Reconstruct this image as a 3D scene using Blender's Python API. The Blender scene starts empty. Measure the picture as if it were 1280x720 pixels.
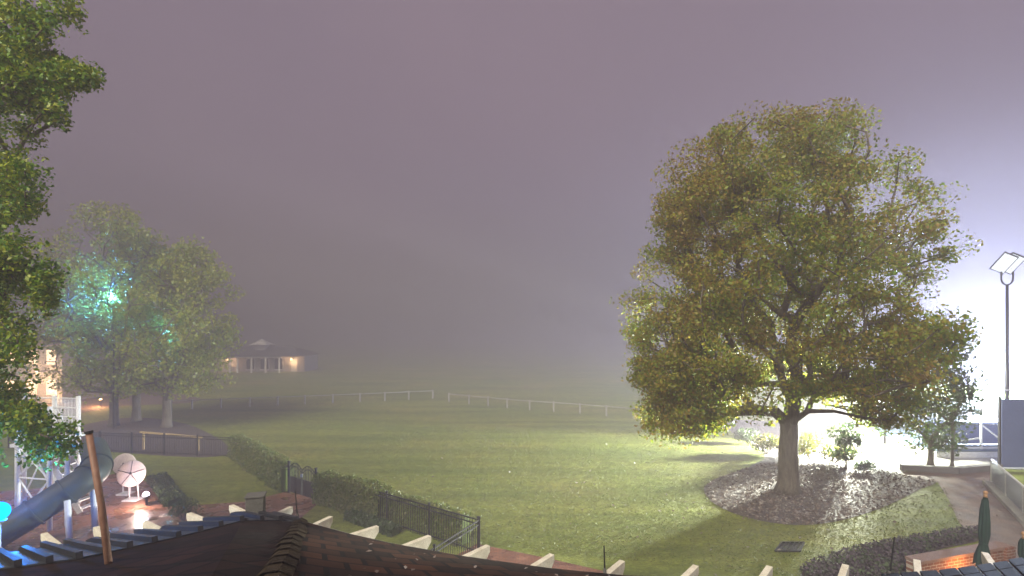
import bpy, math, random
import numpy as np
from mathutils import Vector, Matrix, Quaternion
R = math.radians
scene = bpy.context.scene
C = scene.collection
F, HZ, H = 640.0, 410.0, 7.5          # focal length in pixels of the 1280 px frame, horizon row, camera height

def at(px, py, Y):
    return Vector(((px - 640) / F * Y, Y, H - (py - HZ) / F * Y))
def gp(px, py, z=0.0):
    Y = F * (H - z) / (py - HZ)
    return Vector(((px - 640) / F * Y, Y, z))

# ------------------------------------------------------------------ materials
def new_mat(name):
    m = bpy.data.materials.new(name); m.use_nodes = True
    nt = m.node_tree; nt.nodes.clear()
    out = nt.nodes.new('ShaderNodeOutputMaterial')
    return m, nt, out
def N(nt, kind, **kw):
    n = nt.nodes.new(kind)
    for k, v in kw.items():
        if k in n.inputs: n.inputs[k].default_value = v
        else: setattr(n, k, v)
    return n
def ramp(nt, stops):
    r = nt.nodes.new('ShaderNodeValToRGB'); cr = r.color_ramp
    while len(cr.elements) < len(stops): cr.elements.new(0.5)
    for e, (p, c) in zip(cr.elements, stops):
        e.position = p; e.color = (*c, 1)
    return r
def surf(name, c1, c2=None, rough=0.7, scale=6.0, bump=0.0, bscale=None, metal=0.0, detail=5, spec=0.5, wet=None, stretch=None):
    """colour varies between c1 and c2 by noise in object space, bump from a finer noise"""
    m, nt, out = new_mat(name); L = nt.links
    p = N(nt, 'ShaderNodeBsdfPrincipled'); p.inputs['Roughness'].default_value = rough
    p.inputs['Metallic'].default_value = metal
    p.inputs['Specular IOR Level'].default_value = spec
    L.new(p.outputs[0], out.inputs[0])
    tc = N(nt, 'ShaderNodeTexCoord'); src = tc.outputs['Object']
    if stretch:
        mp = N(nt, 'ShaderNodeMapping'); mp.inputs['Scale'].default_value = (1, 1, stretch); L.new(src, mp.inputs[0]); src = mp.outputs[0]
    if c2 is None: c2 = tuple(x * 0.75 for x in c1)
    n = N(nt, 'ShaderNodeTexNoise'); n.inputs['Scale'].default_value = scale; n.inputs['Detail'].default_value = detail
    n.inputs['Roughness'].default_value = 0.65
    L.new(src, n.inputs['Vector'])
    r = ramp(nt, [(0.3, c1), (0.7, c2)]); L.new(n.outputs['Fac'], r.inputs[0]); L.new(r.outputs[0], p.inputs['Base Color'])
    if bump:
        b = N(nt, 'ShaderNodeBump'); b.inputs['Strength'].default_value = bump; b.inputs['Distance'].default_value = 0.05
        n2 = N(nt, 'ShaderNodeTexNoise'); n2.inputs['Scale'].default_value = bscale or scale * 4; n2.inputs['Detail'].default_value = 4
        L.new(src, n2.inputs['Vector']); L.new(n2.outputs['Fac'], b.inputs['Height']); L.new(b.outputs[0], p.inputs['Normal'])
    if wet:
        n3 = N(nt, 'ShaderNodeTexNoise'); n3.inputs['Scale'].default_value = 0.7
        L.new(src, n3.inputs['Vector'])
        mr = N(nt, 'ShaderNodeMapRange'); mr.inputs[1].default_value = 0.4; mr.inputs[2].default_value = 0.6
        mr.inputs[3].default_value = wet; mr.inputs[4].default_value = rough
        L.new(n3.outputs['Fac'], mr.inputs[0]); L.new(mr.outputs[0], p.inputs['Roughness'])
    return m
def brick(name, a, b, mortar, scale=1.0, rough=0.6, bw=0.21, bh=0.105, msize=0.008, wet=None, bump=0.5, vec=None):
    m, nt, out = new_mat(name); L = nt.links
    p = N(nt, 'ShaderNodeBsdfPrincipled'); p.inputs['Roughness'].default_value = rough; L.new(p.outputs[0], out.inputs[0]); p.inputs['Specular IOR Level'].default_value = 0.5 if wet else 0.12
    tc = N(nt, 'ShaderNodeTexCoord'); mp = N(nt, 'ShaderNodeMapping')
    if vec: mp.inputs['Rotation'].default_value = vec
    L.new(tc.outputs['Object'], mp.inputs[0])
    t = N(nt, 'ShaderNodeTexBrick'); t.inputs['Color1'].default_value = (*a, 1); t.inputs['Color2'].default_value = (*b, 1)
    t.inputs['Mortar'].default_value = (*mortar, 1); t.inputs['Scale'].default_value = scale
    t.inputs['Brick Width'].default_value = bw; t.inputs['Row Height'].default_value = bh; t.inputs['Mortar Size'].default_value = msize
    L.new(mp.outputs[0], t.inputs[0])
    n = N(nt, 'ShaderNodeTexNoise'); n.inputs['Scale'].default_value = 1.3; n.inputs['Detail'].default_value = 6
    L.new(tc.outputs['Object'], n.inputs['Vector'])
    r = ramp(nt, [(0.3, (0.55, 0.55, 0.55)), (0.7, (1.2, 1.15, 1.1))]); L.new(n.outputs['Fac'], r.inputs[0])
    mx = N(nt, 'ShaderNodeMix', data_type='RGBA', blend_type='MULTIPLY'); mx.inputs[0].default_value = 1
    L.new(t.outputs['Color'], mx.inputs[6]); L.new(r.outputs[0], mx.inputs[7]); L.new(mx.outputs[2], p.inputs['Base Color'])
    b_ = N(nt, 'ShaderNodeBump'); b_.inputs['Strength'].default_value = bump; b_.inputs['Distance'].default_value = 0.01; b_.invert = True
    L.new(t.outputs['Fac'], b_.inputs['Height']); L.new(b_.outputs[0], p.inputs['Normal'])
    if wet:
        mr = N(nt, 'ShaderNodeMapRange'); mr.inputs[1].default_value = 0.42; mr.inputs[2].default_value = 0.6
        mr.inputs[3].default_value = wet; mr.inputs[4].default_value = rough
        L.new(n.outputs['Fac'], mr.inputs[0]); L.new(mr.outputs[0], p.inputs['Roughness'])
    return m
def leaf_mat(name, cols, scale=0.5, trans=0.35, rough=0.45):
    m, nt, out = new_mat(name); L = nt.links
    tc = N(nt, 'ShaderNodeTexCoord'); n = N(nt, 'ShaderNodeTexNoise'); n.inputs['Scale'].default_value = scale; n.inputs['Detail'].default_value = 3
    L.new(tc.outputs['Object'], n.inputs['Vector'])
    g = N(nt, 'ShaderNodeNewGeometry')
    ma = N(nt, 'ShaderNodeMath', operation='MULTIPLY_ADD'); ma.inputs[1].default_value = 0.6; ma.inputs[2].default_value = -0.3
    L.new(g.outputs['Random Per Island'], ma.inputs[0])
    ad = N(nt, 'ShaderNodeMath', operation='ADD'); L.new(n.outputs['Fac'], ad.inputs[0]); L.new(ma.outputs[0], ad.inputs[1])
    k = len(cols); r = ramp(nt, [(0.25 + 0.5 * i / (k - 1), c) for i, c in enumerate(cols)]); L.new(ad.outputs[0], r.inputs[0])
    p = N(nt, 'ShaderNodeBsdfPrincipled'); p.inputs['Roughness'].default_value = rough
    L.new(r.outputs[0], p.inputs['Base Color'])
    t = N(nt, 'ShaderNodeBsdfTranslucent'); L.new(r.outputs[0], t.inputs[0])
    mx = N(nt, 'ShaderNodeMixShader'); mx.inputs[0].default_value = trans
    L.new(p.outputs[0], mx.inputs[1]); L.new(t.outputs[0], mx.inputs[2]); L.new(mx.outputs[0], out.inputs[0])
    return m
def emit(name, col, s):
    m, nt, out = new_mat(name); e = N(nt, 'ShaderNodeEmission'); e.inputs[0].default_value = (*col, 1); e.inputs[1].default_value = s
    nt.links.new(e.outputs[0], out.inputs[0]); return m

def grass_mat():
    m, nt, out = new_mat('lawn_grass'); L = nt.links
    p = N(nt, 'ShaderNodeBsdfPrincipled'); p.inputs['Roughness'].default_value = 0.75; p.inputs['Specular IOR Level'].default_value = 0.25
    L.new(p.outputs[0], out.inputs[0])
    tc = N(nt, 'ShaderNodeTexCoord')
    def noise(s, d, stretch=None):
        n = N(nt, 'ShaderNodeTexNoise'); n.inputs['Scale'].default_value = s; n.inputs['Detail'].default_value = d; n.inputs['Roughness'].default_value = 0.6
        if stretch:
            mp = N(nt, 'ShaderNodeMapping'); mp.inputs['Scale'].default_value = stretch; mp.inputs['Rotation'].default_value = (0, 0, 0.25)
            L.new(tc.outputs['Object'], mp.inputs[0]); L.new(mp.outputs[0], n.inputs['Vector'])
        else: L.new(tc.outputs['Object'], n.inputs['Vector'])
        return n
    a = noise(0.12, 4); b = noise(2.2, 6); c = noise(7, 4, (1, 1.6, 1))
    r1 = ramp(nt, [(0.3, (0.135, 0.18, 0.036)), (0.55, (0.18, 0.20, 0.048)), (0.75, (0.235, 0.21, 0.068))]); L.new(a.outputs['Fac'], r1.inputs[0])
    r2 = ramp(nt, [(0.3, (0.72, 0.74, 0.68)), (0.7, (1.22, 1.2, 1.15))]); L.new(b.outputs['Fac'], r2.inputs[0])
    r3 = ramp(nt, [(0.3, (0.68, 0.72, 0.62)), (0.72, (1.25, 1.22, 1.15))]); L.new(c.outputs['Fac'], r3.inputs[0])
    m1 = N(nt, 'ShaderNodeMix', data_type='RGBA', blend_type='MULTIPLY'); m1.inputs[0].default_value = 1
    m2 = N(nt, 'ShaderNodeMix', data_type='RGBA', blend_type='MULTIPLY'); m2.inputs[0].default_value = 1
    L.new(r1.outputs[0], m1.inputs[6]); L.new(r2.outputs[0], m1.inputs[7]); L.new(m1.outputs[2], m2.inputs[6]); L.new(r3.outputs[0], m2.inputs[7])
    d = noise(0.55, 3, (0.09, 1.0, 1)); r4 = ramp(nt, [(0.35, (0.76, 0.80, 0.74)), (0.65, (1.22, 1.18, 1.12))]); L.new(d.outputs['Fac'], r4.inputs[0])
    m3 = N(nt, 'ShaderNodeMix', data_type='RGBA', blend_type='MULTIPLY'); m3.inputs[0].default_value = 1
    L.new(m2.outputs[2], m3.inputs[6]); L.new(r4.outputs[0], m3.inputs[7]); L.new(m3.outputs[2], p.inputs['Base Color'])
    bp = N(nt, 'ShaderNodeBump'); bp.inputs['Strength'].default_value = 0.8; bp.inputs['Distance'].default_value = 0.06
    L.new(c.outputs['Fac'], bp.inputs['Height'])
    bp2 = N(nt, 'ShaderNodeBump'); bp2.inputs['Strength'].default_value = 0.6; bp2.inputs['Distance'].default_value = 0.12
    L.new(b.outputs['Fac'], bp2.inputs['Height']); L.new(bp.outputs[0], bp2.inputs['Normal']); L.new(bp2.outputs[0], p.inputs['Normal'])
    return m

M = dict(
    grass=grass_mat(),
    blade=leaf_mat('grass_blades', [(0.09, 0.145, 0.03), (0.14, 0.18, 0.05), (0.2, 0.19, 0.07)], 1.2, 0.3, 0.6),
    maple=leaf_mat('maple_leaves', [(0.18, 0.27, 0.028), (0.28, 0.32, 0.032), (0.34, 0.30, 0.038), (0.30, 0.20, 0.042)], 0.28, 0.48),
    leftleaf=leaf_mat('street_tree_leaves', [(0.17, 0.23, 0.034), (0.26, 0.30, 0.038), (0.31, 0.31, 0.042)], 0.3, 0.35),
    elm=leaf_mat('elm_leaves', [(0.05, 0.15, 0.014), (0.16, 0.29, 0.02), (0.33, 0.37, 0.024)], 0.9, 0.3),
    younglf=leaf_mat('young_tree_leaves', [(0.06, 0.10, 0.03), (0.10, 0.13, 0.04)], 0.7, 0.4),
    shrublf=leaf_mat('shrub_leaves', [(0.10, 0.14, 0.02), (0.17, 0.17, 0.03), (0.2, 0.15, 0.05)], 0.9, 0.4),
    darkshrub=leaf_mat('dark_shrub_leaves', [(0.045, 0.08, 0.025), (0.07, 0.11, 0.035)], 1.2, 0.25),
    hedge=leaf_mat('hedge_leaves', [(0.12, 0.17, 0.04), (0.165, 0.205, 0.05), (0.21, 0.21, 0.075)], 0.9, 0.3),
    cover=leaf_mat('ground_cover_leaves', [(0.085, 0.07, 0.09), (0.12, 0.095, 0.12), (0.085, 0.12, 0.06)], 1.4, 0.25, 0.8),
    litter=leaf_mat('fallen_leaves', [(0.10, 0.07, 0.06), (0.2, 0.15, 0.13), (0.32, 0.28, 0.27)], 3.0, 0.1, 0.75),
    bark=surf('tree_bark', (0.075, 0.064, 0.05), (0.20, 0.172, 0.14), 0.9, 9, 1.0, 16, stretch=.16),
    mulch=surf('mulch', (0.05, 0.042, 0.042), (0.14, 0.115, 0.115), 0.8, 9, 1.0, 22),
    paver=brick('brick_paving', (0.20, 0.085, 0.05), (0.27, 0.12, 0.075), (0.10, 0.07, 0.055), rough=0.55, wet=0.16),
    paver2=brick('path_paving', (0.17, 0.125, 0.115), (0.23, 0.17, 0.155), (0.10, 0.085, 0.08), rough=0.75, wet=0.5, vec=(0, 0, 0.6)),
    wallbrick=brick('wall_brick', (0.22, 0.095, 0.065), (0.28, 0.13, 0.095), (0.5, 0.45, 0.4), bw=0.25, bh=0.09, rough=0.8, vec=(R(90), 0, 0)),
    concrete=surf('concrete', (0.38, 0.37, 0.35), (0.28, 0.27, 0.26), 0.75, 2.5, 0.3, 30),
    asphalt=surf('drive_asphalt', (0.10, 0.07, 0.055), (0.15, 0.11, 0.09), 0.8, 1.5, 0.3, 40),
    iron=surf('black_iron', (0.012, 0.012, 0.014), (0.02, 0.02, 0.022), 0.45, 8),
    white=surf('white_paint', (0.80, 0.78, 0.74), (0.68, 0.66, 0.62), 0.5, 3.5, 0.1, 20),
    cream=surf('cream_rafter_paint', (0.84, 0.79, 0.68), (0.60, 0.54, 0.43), 0.6, 7, 0.3, 25),
    steel=surf('white_steel', (0.75, 0.75, 0.76), (0.6, 0.6, 0.62), 0.4, 3),
    tile=surf('slate_tile', (0.006, 0.0065, 0.009), (0.014, 0.015, 0.02), 0.85, 3, 0.3, 30, spec=0.08),
    capbrick=surf('cap_brick', (0.26, 0.17, 0.145), (0.2, 0.125, 0.105), 0.8, 3, 0.3, 30),
    kerb=surf('kerb_concrete', (0.13, 0.125, 0.13), (0.19, 0.185, 0.19), 0.8, 2.5, 0.3, 30),
    ribmetal=surf('rib_metal', (0.012, 0.013, 0.018), (0.02, 0.022, 0.03), 0.5, 3),
    dullwhite=surf('greyed_white_paint', (0.38, 0.37, 0.35), (0.24, 0.23, 0.22), 0.8, 0.4),  # white toned down to an uneven grey
    metal=surf('seam_metal', (0.028, 0.034, 0.045), (0.045, 0.052, 0.068), 0.45, 2, 0.15, 14, metal=0.2),
    cap=surf('ridge_cap', (0.03, 0.021, 0.012), (0.062, 0.044, 0.026), 0.95, 9, 1.0, 60, spec=0.1),
    lead=surf('grey_box', (0.09, 0.09, 0.085), (0.13, 0.125, 0.12), 0.7, 7, 0.2),
    pipe=surf('rusty_pipe', (0.16, 0.075, 0.05), (0.26, 0.14, 0.10), 0.6, 6, 0.2),
    tube=surf('slide_plastic', (0.035, 0.046, 0.034), (0.05, 0.062, 0.046), 0.55, 1.2, 0.2, 8),
    disc=surf('disc_fabric', (0.66, 0.56, 0.54), (0.58, 0.48, 0.47), 0.6, 2),
    canvas=surf('green_canvas', (0.008, 0.032, 0.025), (0.014, 0.05, 0.038), 0.8, 4, 0.3, 30),
    wood=surf('wood', (0.36, 0.20, 0.10), (0.48, 0.28, 0.15), 0.6, 6),
    palewood=surf('pale_wood', (0.5, 0.38, 0.2), (0.42, 0.3, 0.15), 0.6, 4),
    roofdark=surf('pavilion_roofing', (0.05, 0.045, 0.045), (0.075, 0.065, 0.065), 0.8, 2),
    wallwhite=surf('pavilion_siding', (0.42, 0.39, 0.37), (0.35, 0.33, 0.31), 0.7, 1),
    glassdark=surf('window_glass', (0.02, 0.022, 0.03), (0.03, 0.03, 0.04), 0.08, 1),
    screen=surf('hazed_windscreen', (0.10, 0.135, 0.29), (0.13, 0.17, 0.35), 0.8, 1.0, 0.2, 6),  # floodlit haze before the screens is put into this lightened blue
    deck=surf('court_deck', (0.09, 0.14, 0.20), (0.12, 0.17, 0.24), 0.5, 2),
    guard=surf('guard_panel', (0.20, 0.23, 0.28), (0.26, 0.29, 0.34), 0.3, 0.8, metal=0.3),
    ball=surf('golf_ball', (0.8, 0.8, 0.8), None, 0.4, 3),
    lamp_white=emit('lamp_white', (0.9, 0.95, 1.0), 30.0),
    lamp_dim=emit('led_panel', (0.85, 0.93, 1.0), 1.1),
    lamp_blue=emit('lamp_blue', (0.0, 0.25, 1.0), 3.0),
    lamp_cyan=emit('lamp_cyan', (0.2, 1.0, 0.85), 12.0),
    lamp_warm=emit('lamp_warm', (1.0, 0.6, 0.28), 12.0),
    lamp_warm_soft=emit('lamp_warm_soft', (1.0, 0.62, 0.36), 3.0),
    lamp_violet=emit('lamp_violet', (0.8, 0.8, 1.0), 25.0),
)
_nt = M['cap'].node_tree; _p = [n for n in _nt.nodes if n.type == 'BSDF_PRINCIPLED'][0]; _l = _p.inputs['Base Color'].links[0].from_socket
_oi = _nt.nodes.new('ShaderNodeObjectInfo'); _mr = _nt.nodes.new('ShaderNodeMapRange'); _mr.inputs[3].default_value = .7; _mr.inputs[4].default_value = 1.35
_hs = _nt.nodes.new('ShaderNodeHueSaturation'); _nt.links.new(_oi.outputs['Random'], _mr.inputs[0]); _nt.links.new(_mr.outputs[0], _hs.inputs['Value']); _nt.links.new(_l, _hs.inputs['Color']); _nt.links.new(_hs.outputs[0], _p.inputs['Base Color'])
def roof_mat(name, c1, c2, mortar, rot, bw, bh, rough, ms=0.012):
    m = brick(name, c1, c2, mortar, bw=bw, bh=bh, msize=ms, rough=rough, bump=1.0, vec=(0, 0, rot)); return m
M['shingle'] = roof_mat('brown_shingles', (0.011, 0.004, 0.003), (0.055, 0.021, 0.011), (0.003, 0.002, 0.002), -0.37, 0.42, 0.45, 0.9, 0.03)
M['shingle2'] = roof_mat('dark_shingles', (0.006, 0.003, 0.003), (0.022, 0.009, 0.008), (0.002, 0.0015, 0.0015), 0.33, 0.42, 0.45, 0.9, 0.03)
M['slate'] = roof_mat('slate_tiles', (0.02, 0.022, 0.03), (0.035, 0.038, 0.05), (0.16, 0.19, 0.24), 0.22, 0.6, 0.95, 0.5, 0.05)

# ------------------------------------------------------------------ mesh builder
class MB:
    def __init__(s): s.v = []; s.f = []
    def add(s, vs, fs):
        o = len(s.v); s.v += [tuple(x) for x in vs]; s.f += [tuple(i + o for i in f) for f in fs]; return s
    def box(s, c, d, rz=0.0, mat=None):
        hx, hy, hz = d[0] / 2, d[1] / 2, d[2] / 2
        vs = [Vector((x, y, z)) for z in (-hz, hz) for x, y in ((-hx, -hy), (hx, -hy), (hx, hy), (-hx, hy))]
        m = mat or Matrix.Rotation(rz, 4, 'Z')
        vs = [m @ v + Vector(c) for v in vs]
        return s.add(vs, [(3, 2, 1, 0), (4, 5, 6, 7), (0, 1, 5, 4), (1, 2, 6, 5), (2, 3, 7, 6), (3, 0, 4, 7)])
    def bar(s, p0, p1, w, h):
        p0, p1 = Vector(p0), Vector(p1); d = (p1 - p0); L = d.length; d.normalize()
        up = Vector((0, 0, 1)) if abs(d.z) < 0.95 else Vector((0, 1, 0))
        sx = d.cross(up).normalized(); uz = sx.cross(d).normalized()
        m = Matrix((sx, d, uz)).transposed().to_4x4()
        return s.box((p0 + p1) / 2, (w, L, h), mat=m)
    def tube(s, pts, rs, n=8, caps=True):
        pts = [Vector(p) for p in pts]
        if not hasattr(rs, '__len__'): rs = [rs] * len(pts)
        o = len(s.v); prev = None
        for i, p in enumerate(pts):
            a = pts[max(i - 1, 0)]; b = pts[min(i + 1, len(pts) - 1)]; d = (b - a).normalized()
            if prev is None:
                u = d.cross(Vector((0, 0, 1)));
                if u.length < 0.05: u = d.cross(Vector((0, 1, 0)))
            else: u = prev - d * prev.dot(d)
            u.normalize(); prev = u; w = d.cross(u)
            for k in range(n):
                t = 2 * math.pi * k / n; s.v.append(tuple(p + (u * math.cos(t) + w * math.sin(t)) * rs[i]))
        for i in range(len(pts) - 1):
            for k in range(n):
                a = o + i * n + k; b = o + i * n + (k + 1) % n
                s.f.append((a, b, b + n, a + n))
        if caps:
            s.f.append(tuple(o + k for k in range(n))[::-1]); s.f.append(tuple(o + (len(pts) - 1) * n + k for k in range(n)))
        return s
    def prism(s, poly, ax0, ax1):
        """poly: list of points (Vectors); extruded from offset ax0 to ax1 (vectors)"""
        n = len(poly); vs = [Vector(p) + ax0 for p in poly] + [Vector(p) + ax1 for p in poly]
        fs = [tuple(range(n))[::-1], tuple(range(n, 2 * n))] + [(i, (i + 1) % n, n + (i + 1) % n, n + i) for i in range(n)]
        return s.add(vs, fs)
    def ball(s, c, r, sc=(1, 1, 1), nu=12, nv=8):
        vs = []; fs = []
        for j in range(nv + 1):
            t = math.pi * j / nv
            for i in range(nu):
                a = 2 * math.pi * i / nu
                vs.append((c[0] + r * sc[0] * math.sin(t) * math.cos(a), c[1] + r * sc[1] * math.sin(t) * math.sin(a), c[2] + r * sc[2] * math.cos(t)))
        for j in range(nv):
            for i in range(nu):
                a = j * nu + i; b = j * nu + (i + 1) % nu; fs.append((a, a + nu, b + nu, b))
        return s.add(vs, fs)
    def build(s, name, mat, parent=None, org=(0, 0, 0), smooth=False, bevel=0.0):
        me = bpy.data.meshes.new(name); ox, oy, oz = org
        me.from_pydata([(x - ox, y - oy, z - oz) for x, y, z in s.v], [], s.f); me.update()
        me.materials.append(mat)
        if smooth: me.polygons.foreach_set('use_smooth', [True] * len(me.polygons))
        o = bpy.data.objects.new(name, me); C.objects.link(o)
        if parent is not None: o.parent = parent
        else: o.location = org
        if bevel:
            b = o.modifiers.new('bevel', 'BEVEL'); b.width = bevel; b.segments = 2; b.limit_method = 'ANGLE'
        return o
def tag(o, label=None, cat=None, group=None, kind=None):
    if label: o['label'] = label
    if cat: o['category'] = cat
    if group: o['group'] = group
    if kind: o['kind'] = kind
    return o
def thing(name, label, cat, loc=(0, 0, 0), group=None, rz=0.0):
    o = bpy.data.objects.new(name, None); C.objects.link(o); o.location = loc; o.rotation_euler.z = rz
    o.empty_display_size = 0.3
    return tag(o, label, cat, group)
def copy_tree(o, parent=None):
    c = o.copy(); C.objects.link(c)
    if parent is not None: c.parent = parent
    for ch in [x for x in bpy.data.objects if x.parent == o]: copy_tree(ch, c)
    return c
def smooth_poly(pts, k=6):
    n = len(pts); out = []
    for i in range(n):
        p0, p1, p2, p3 = pts[i - 1], pts[i], pts[(i + 1) % n], pts[(i + 2) % n]
        for j in range(k):
            t = j / k
            out.append(0.5 * ((2 * p1) + (p2 - p0) * t + (2 * p0 - 5 * p1 + 4 * p2 - p3) * t * t + (3 * p1 - p0 - 3 * p2 + p3) * t ** 3))
    return out
def sheet(name, mat, px, z, smooth=True):
    pts = [gp(*p) for p in px]
    if smooth: pts = smooth_poly(pts)
    mb = MB(); mb.add([(p.x, p.y, z) for p in pts], [tuple(range(len(pts)))])
    o = mb.build(name, mat); o['kind'] = 'structure'
    if o.data.polygons[0].normal.z < 0: o.data.flip_normals()
    return o, pts
def inside(x, y, poly):
    c = False; n = len(poly); j = n - 1
    for i in range(n):
        a, b = poly[i], poly[j]
        if (a[1] > y) != (b[1] > y) and x < (b[0] - a[0]) * (y - a[1]) / (b[1] - a[1]) + a[0]: c = not c
        j = i
    return c
# ------------------------------------------------------------------ leaves and trees
def leaf_mesh(name, mat, P, size, rng, parent=None, org=(0, 0, 0), flat=0.0, aspect=0.6, extra=None):
    P = np.asarray(P, float) - np.asarray(org, float); n = len(P)
    d = rng.normal(size=(n, 3)); d[:, 2] *= (1 - flat); d /= np.linalg.norm(d, axis=1)[:, None]
    u = rng.normal(size=(n, 3)); u[:, 2] *= (1 - flat); u -= (u * d).sum(1)[:, None] * d; u /= np.linalg.norm(u, axis=1)[:, None]
    s = size * rng.uniform(0.5, 1.55, n)[:, None]
    nn = np.cross(d, u)
    V = np.stack([P - d * s * 0.5, P + u * s * aspect * 0.5 + nn * s * 0.08, P + d * s * 0.5, P - u * s * aspect * 0.5 + nn * s * 0.08], 1).reshape(-1, 3)
    nv = 4 * n; ev = []; 
    if extra is not None: ev = np.asarray(extra.v, float) - np.asarray(org, float)
    me = bpy.data.meshes.new(name)
    if extra is None:
        me.vertices.add(nv); me.vertices.foreach_set('co', V.ravel())
        me.loops.add(nv); me.loops.foreach_set('vertex_index', np.arange(nv, dtype=np.int32))
        me.polygons.add(n); me.polygons.foreach_set('loop_start', np.arange(0, nv, 4, dtype=np.int32))
        me.update(calc_edges=True); me.validate()
    else:
        me.from_pydata([tuple(v) for v in np.vstack([V, ev])], [], [(4 * i, 4 * i + 1, 4 * i + 2, 4 * i + 3) for i in range(n)] + [tuple(k + nv for k in f) for f in extra.f]); me.update()
    me.materials.append(mat)
    o = bpy.data.objects.new(name, me); C.objects.link(o)
    if parent is not None: o.parent = parent
    else: o.location = org
    return o

def grow(base, trunk_pts, targets, trunk_r, rng, tip=0.012, up=0.35, wander=0.12, step=0.7, expo=0.5):
    """greedy branching: each target joins the nearest node of the wood grown so far; returns wood mesh builder and tip paths"""
    P = [np.array(p, float) for p in trunk_pts]; par = [-1] + list(range(len(P) - 1))
    plen = [0.0]
    for i in range(1, len(P)): plen.append(plen[-1] + np.linalg.norm(P[i] - P[i - 1]))
    fork = P[-1]; first = max(1, len(P) - 2)
    T = sorted(targets, key=lambda t: np.linalg.norm(np.array(t) - fork)); tips = []
    for t in T:
        t = np.array(t, float); A = np.array(P[first:]); D = t - A; dist = np.linalg.norm(D, axis=1)
        cost = dist + 0.32 * np.array(plen[first:]) + 1.1 * np.maximum(0, A[:, 2] - t[2])
        i = int(np.argmin(cost)) + first; p0 = P[i]; d = np.linalg.norm(t - p0)
        if d < 0.05: continue
        pd = P[i] - P[par[i]] if par[i] >= 0 else np.array([0, 0, 1.0]); pd = pd / (np.linalg.norm(pd) + 1e-6)
        c = p0 + pd * d * 0.35 + np.array([0, 0, up * d * 0.25]); k = max(1, int(d / step)); last = i
        for j in range(1, k + 1):
            s = j / k; q = (1 - s) ** 2 * p0 + 2 * s * (1 - s) * c + s * s * t
            if j < k: q = q + rng.normal(size=3) * wander * min(1, d) * 0.5
            P.append(q); par.append(last); plen.append(plen[last] + np.linalg.norm(q - P[last])); last = len(P) - 1
        tips.append(last)
    cnt = np.zeros(len(P))
    for t in tips: cnt[t] += 1
    for i in range(len(P) - 1, 0, -1): cnt[par[i]] += cnt[i]
    cnt = np.maximum(cnt, 1); top = cnt[0]
    r = tip + (trunk_r - tip) * ((cnt / top) ** expo)
    mb = MB(); nt = len(trunk_pts)
    tr = [r[i] for i in range(nt)]
    mb.tube(trunk_pts, [trunk_r * 1.5, trunk_r * 1.12] + [trunk_r * (1.0 - 0.04 * k) for k in range(nt - 2)], 14)
    for i in range(nt, len(P)):
        a, b = P[par[i]], P[i]; ra = min(r[par[i]], r[i] * 1.5); rb = r[i]
        n = 8 if ra > 0.09 else (5 if ra > 0.03 else 3)
        mb.tube([a, b + (b - a) * 0.03], [ra, rb], n, caps=False)
    return mb, np.array(P), tips, par

SHAPE = [(0, .5), (.12, .88), (.38, 1), (.62, .9), (.82, .62), (.94, .36), (1, .12)]
def crown_targets(n, z0, z1, Rl, Rr, rng, Rd=None, shape=SHAPE, hollow=0.42, lob=0.16):
    zs, ks = zip(*shape); out = []; ph = rng.uniform(0, 6.28, 6)
    while len(out) < n:
        t = rng.uniform(0, 1); k = np.interp(t, zs, ks)
        if rng.uniform() > k * 0.85 + 0.15: continue
        th = rng.uniform(0, 2 * math.pi); cx = math.cos(th)
        a = Rr if cx > 0 else Rl; b = Rd or (Rl + Rr) / 2
        rad = 1 / math.sqrt((cx / a) ** 2 + (math.sin(th) / b) ** 2)
        rad *= k * (1 + lob * math.sin(3 * th + ph[0] + t * 5) + lob * 0.7 * math.sin(5 * th + ph[1] - t * 9) + lob * 0.5 * math.sin(t * 21 + ph[2] + 2 * th))
        rr = rad * rng.uniform(0, 1) ** hollow
        out.append((rr * cx, rr * math.sin(th), z0 + (z1 - z0) * t))
    return out
def leaves_on(targets, n, rng, spread, P=None, tips=None, par=None, keep=0.93, vary=0.6, squash=0.7):
    T = np.array(targets); w = rng.uniform(1 - vary, 1 + vary, len(T)) * (rng.uniform(size=len(T)) < keep)
    idx = rng.choice(len(T), n, p=w / w.sum()); sg = rng.uniform(0.6, 1.3, len(T))[idx][:, None] * spread
    g = rng.normal(size=(n, 3)); g *= np.minimum(1, 1.9 / np.linalg.norm(g, axis=1))[:, None]
    return T[idx] + g * sg * np.array([1, 1, squash])
def make_tree(name, label, base, trunk_pts, targets, trunk_r, nleaf, lsize, spread, lm, seed, group=None, cat='tree', tip=0.012, up=0.35, keep=0.93, cname='crown', expo=0.5, squash=0.7, step=0.7):
    rng = np.random.default_rng(seed); e = thing(name, label, cat, base, group)
    b = np.array(base)
    tp = [tuple(np.array(p) + b) for p in trunk_pts]; tg = [tuple(np.array(p) + b) for p in targets]
    mb, P, tips, par = grow(base, tp, tg, trunk_r, rng, tip=tip, up=up, expo=expo, step=step)
    mb.build('trunk', M['bark'], e, base, smooth=True)
    leaf_mesh(cname, lm, leaves_on(tg, nleaf, rng, spread, keep=keep, squash=squash), lsize, rng, e, base)
    return e

rng = np.random.default_rng(7); random.seed(7)
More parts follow.
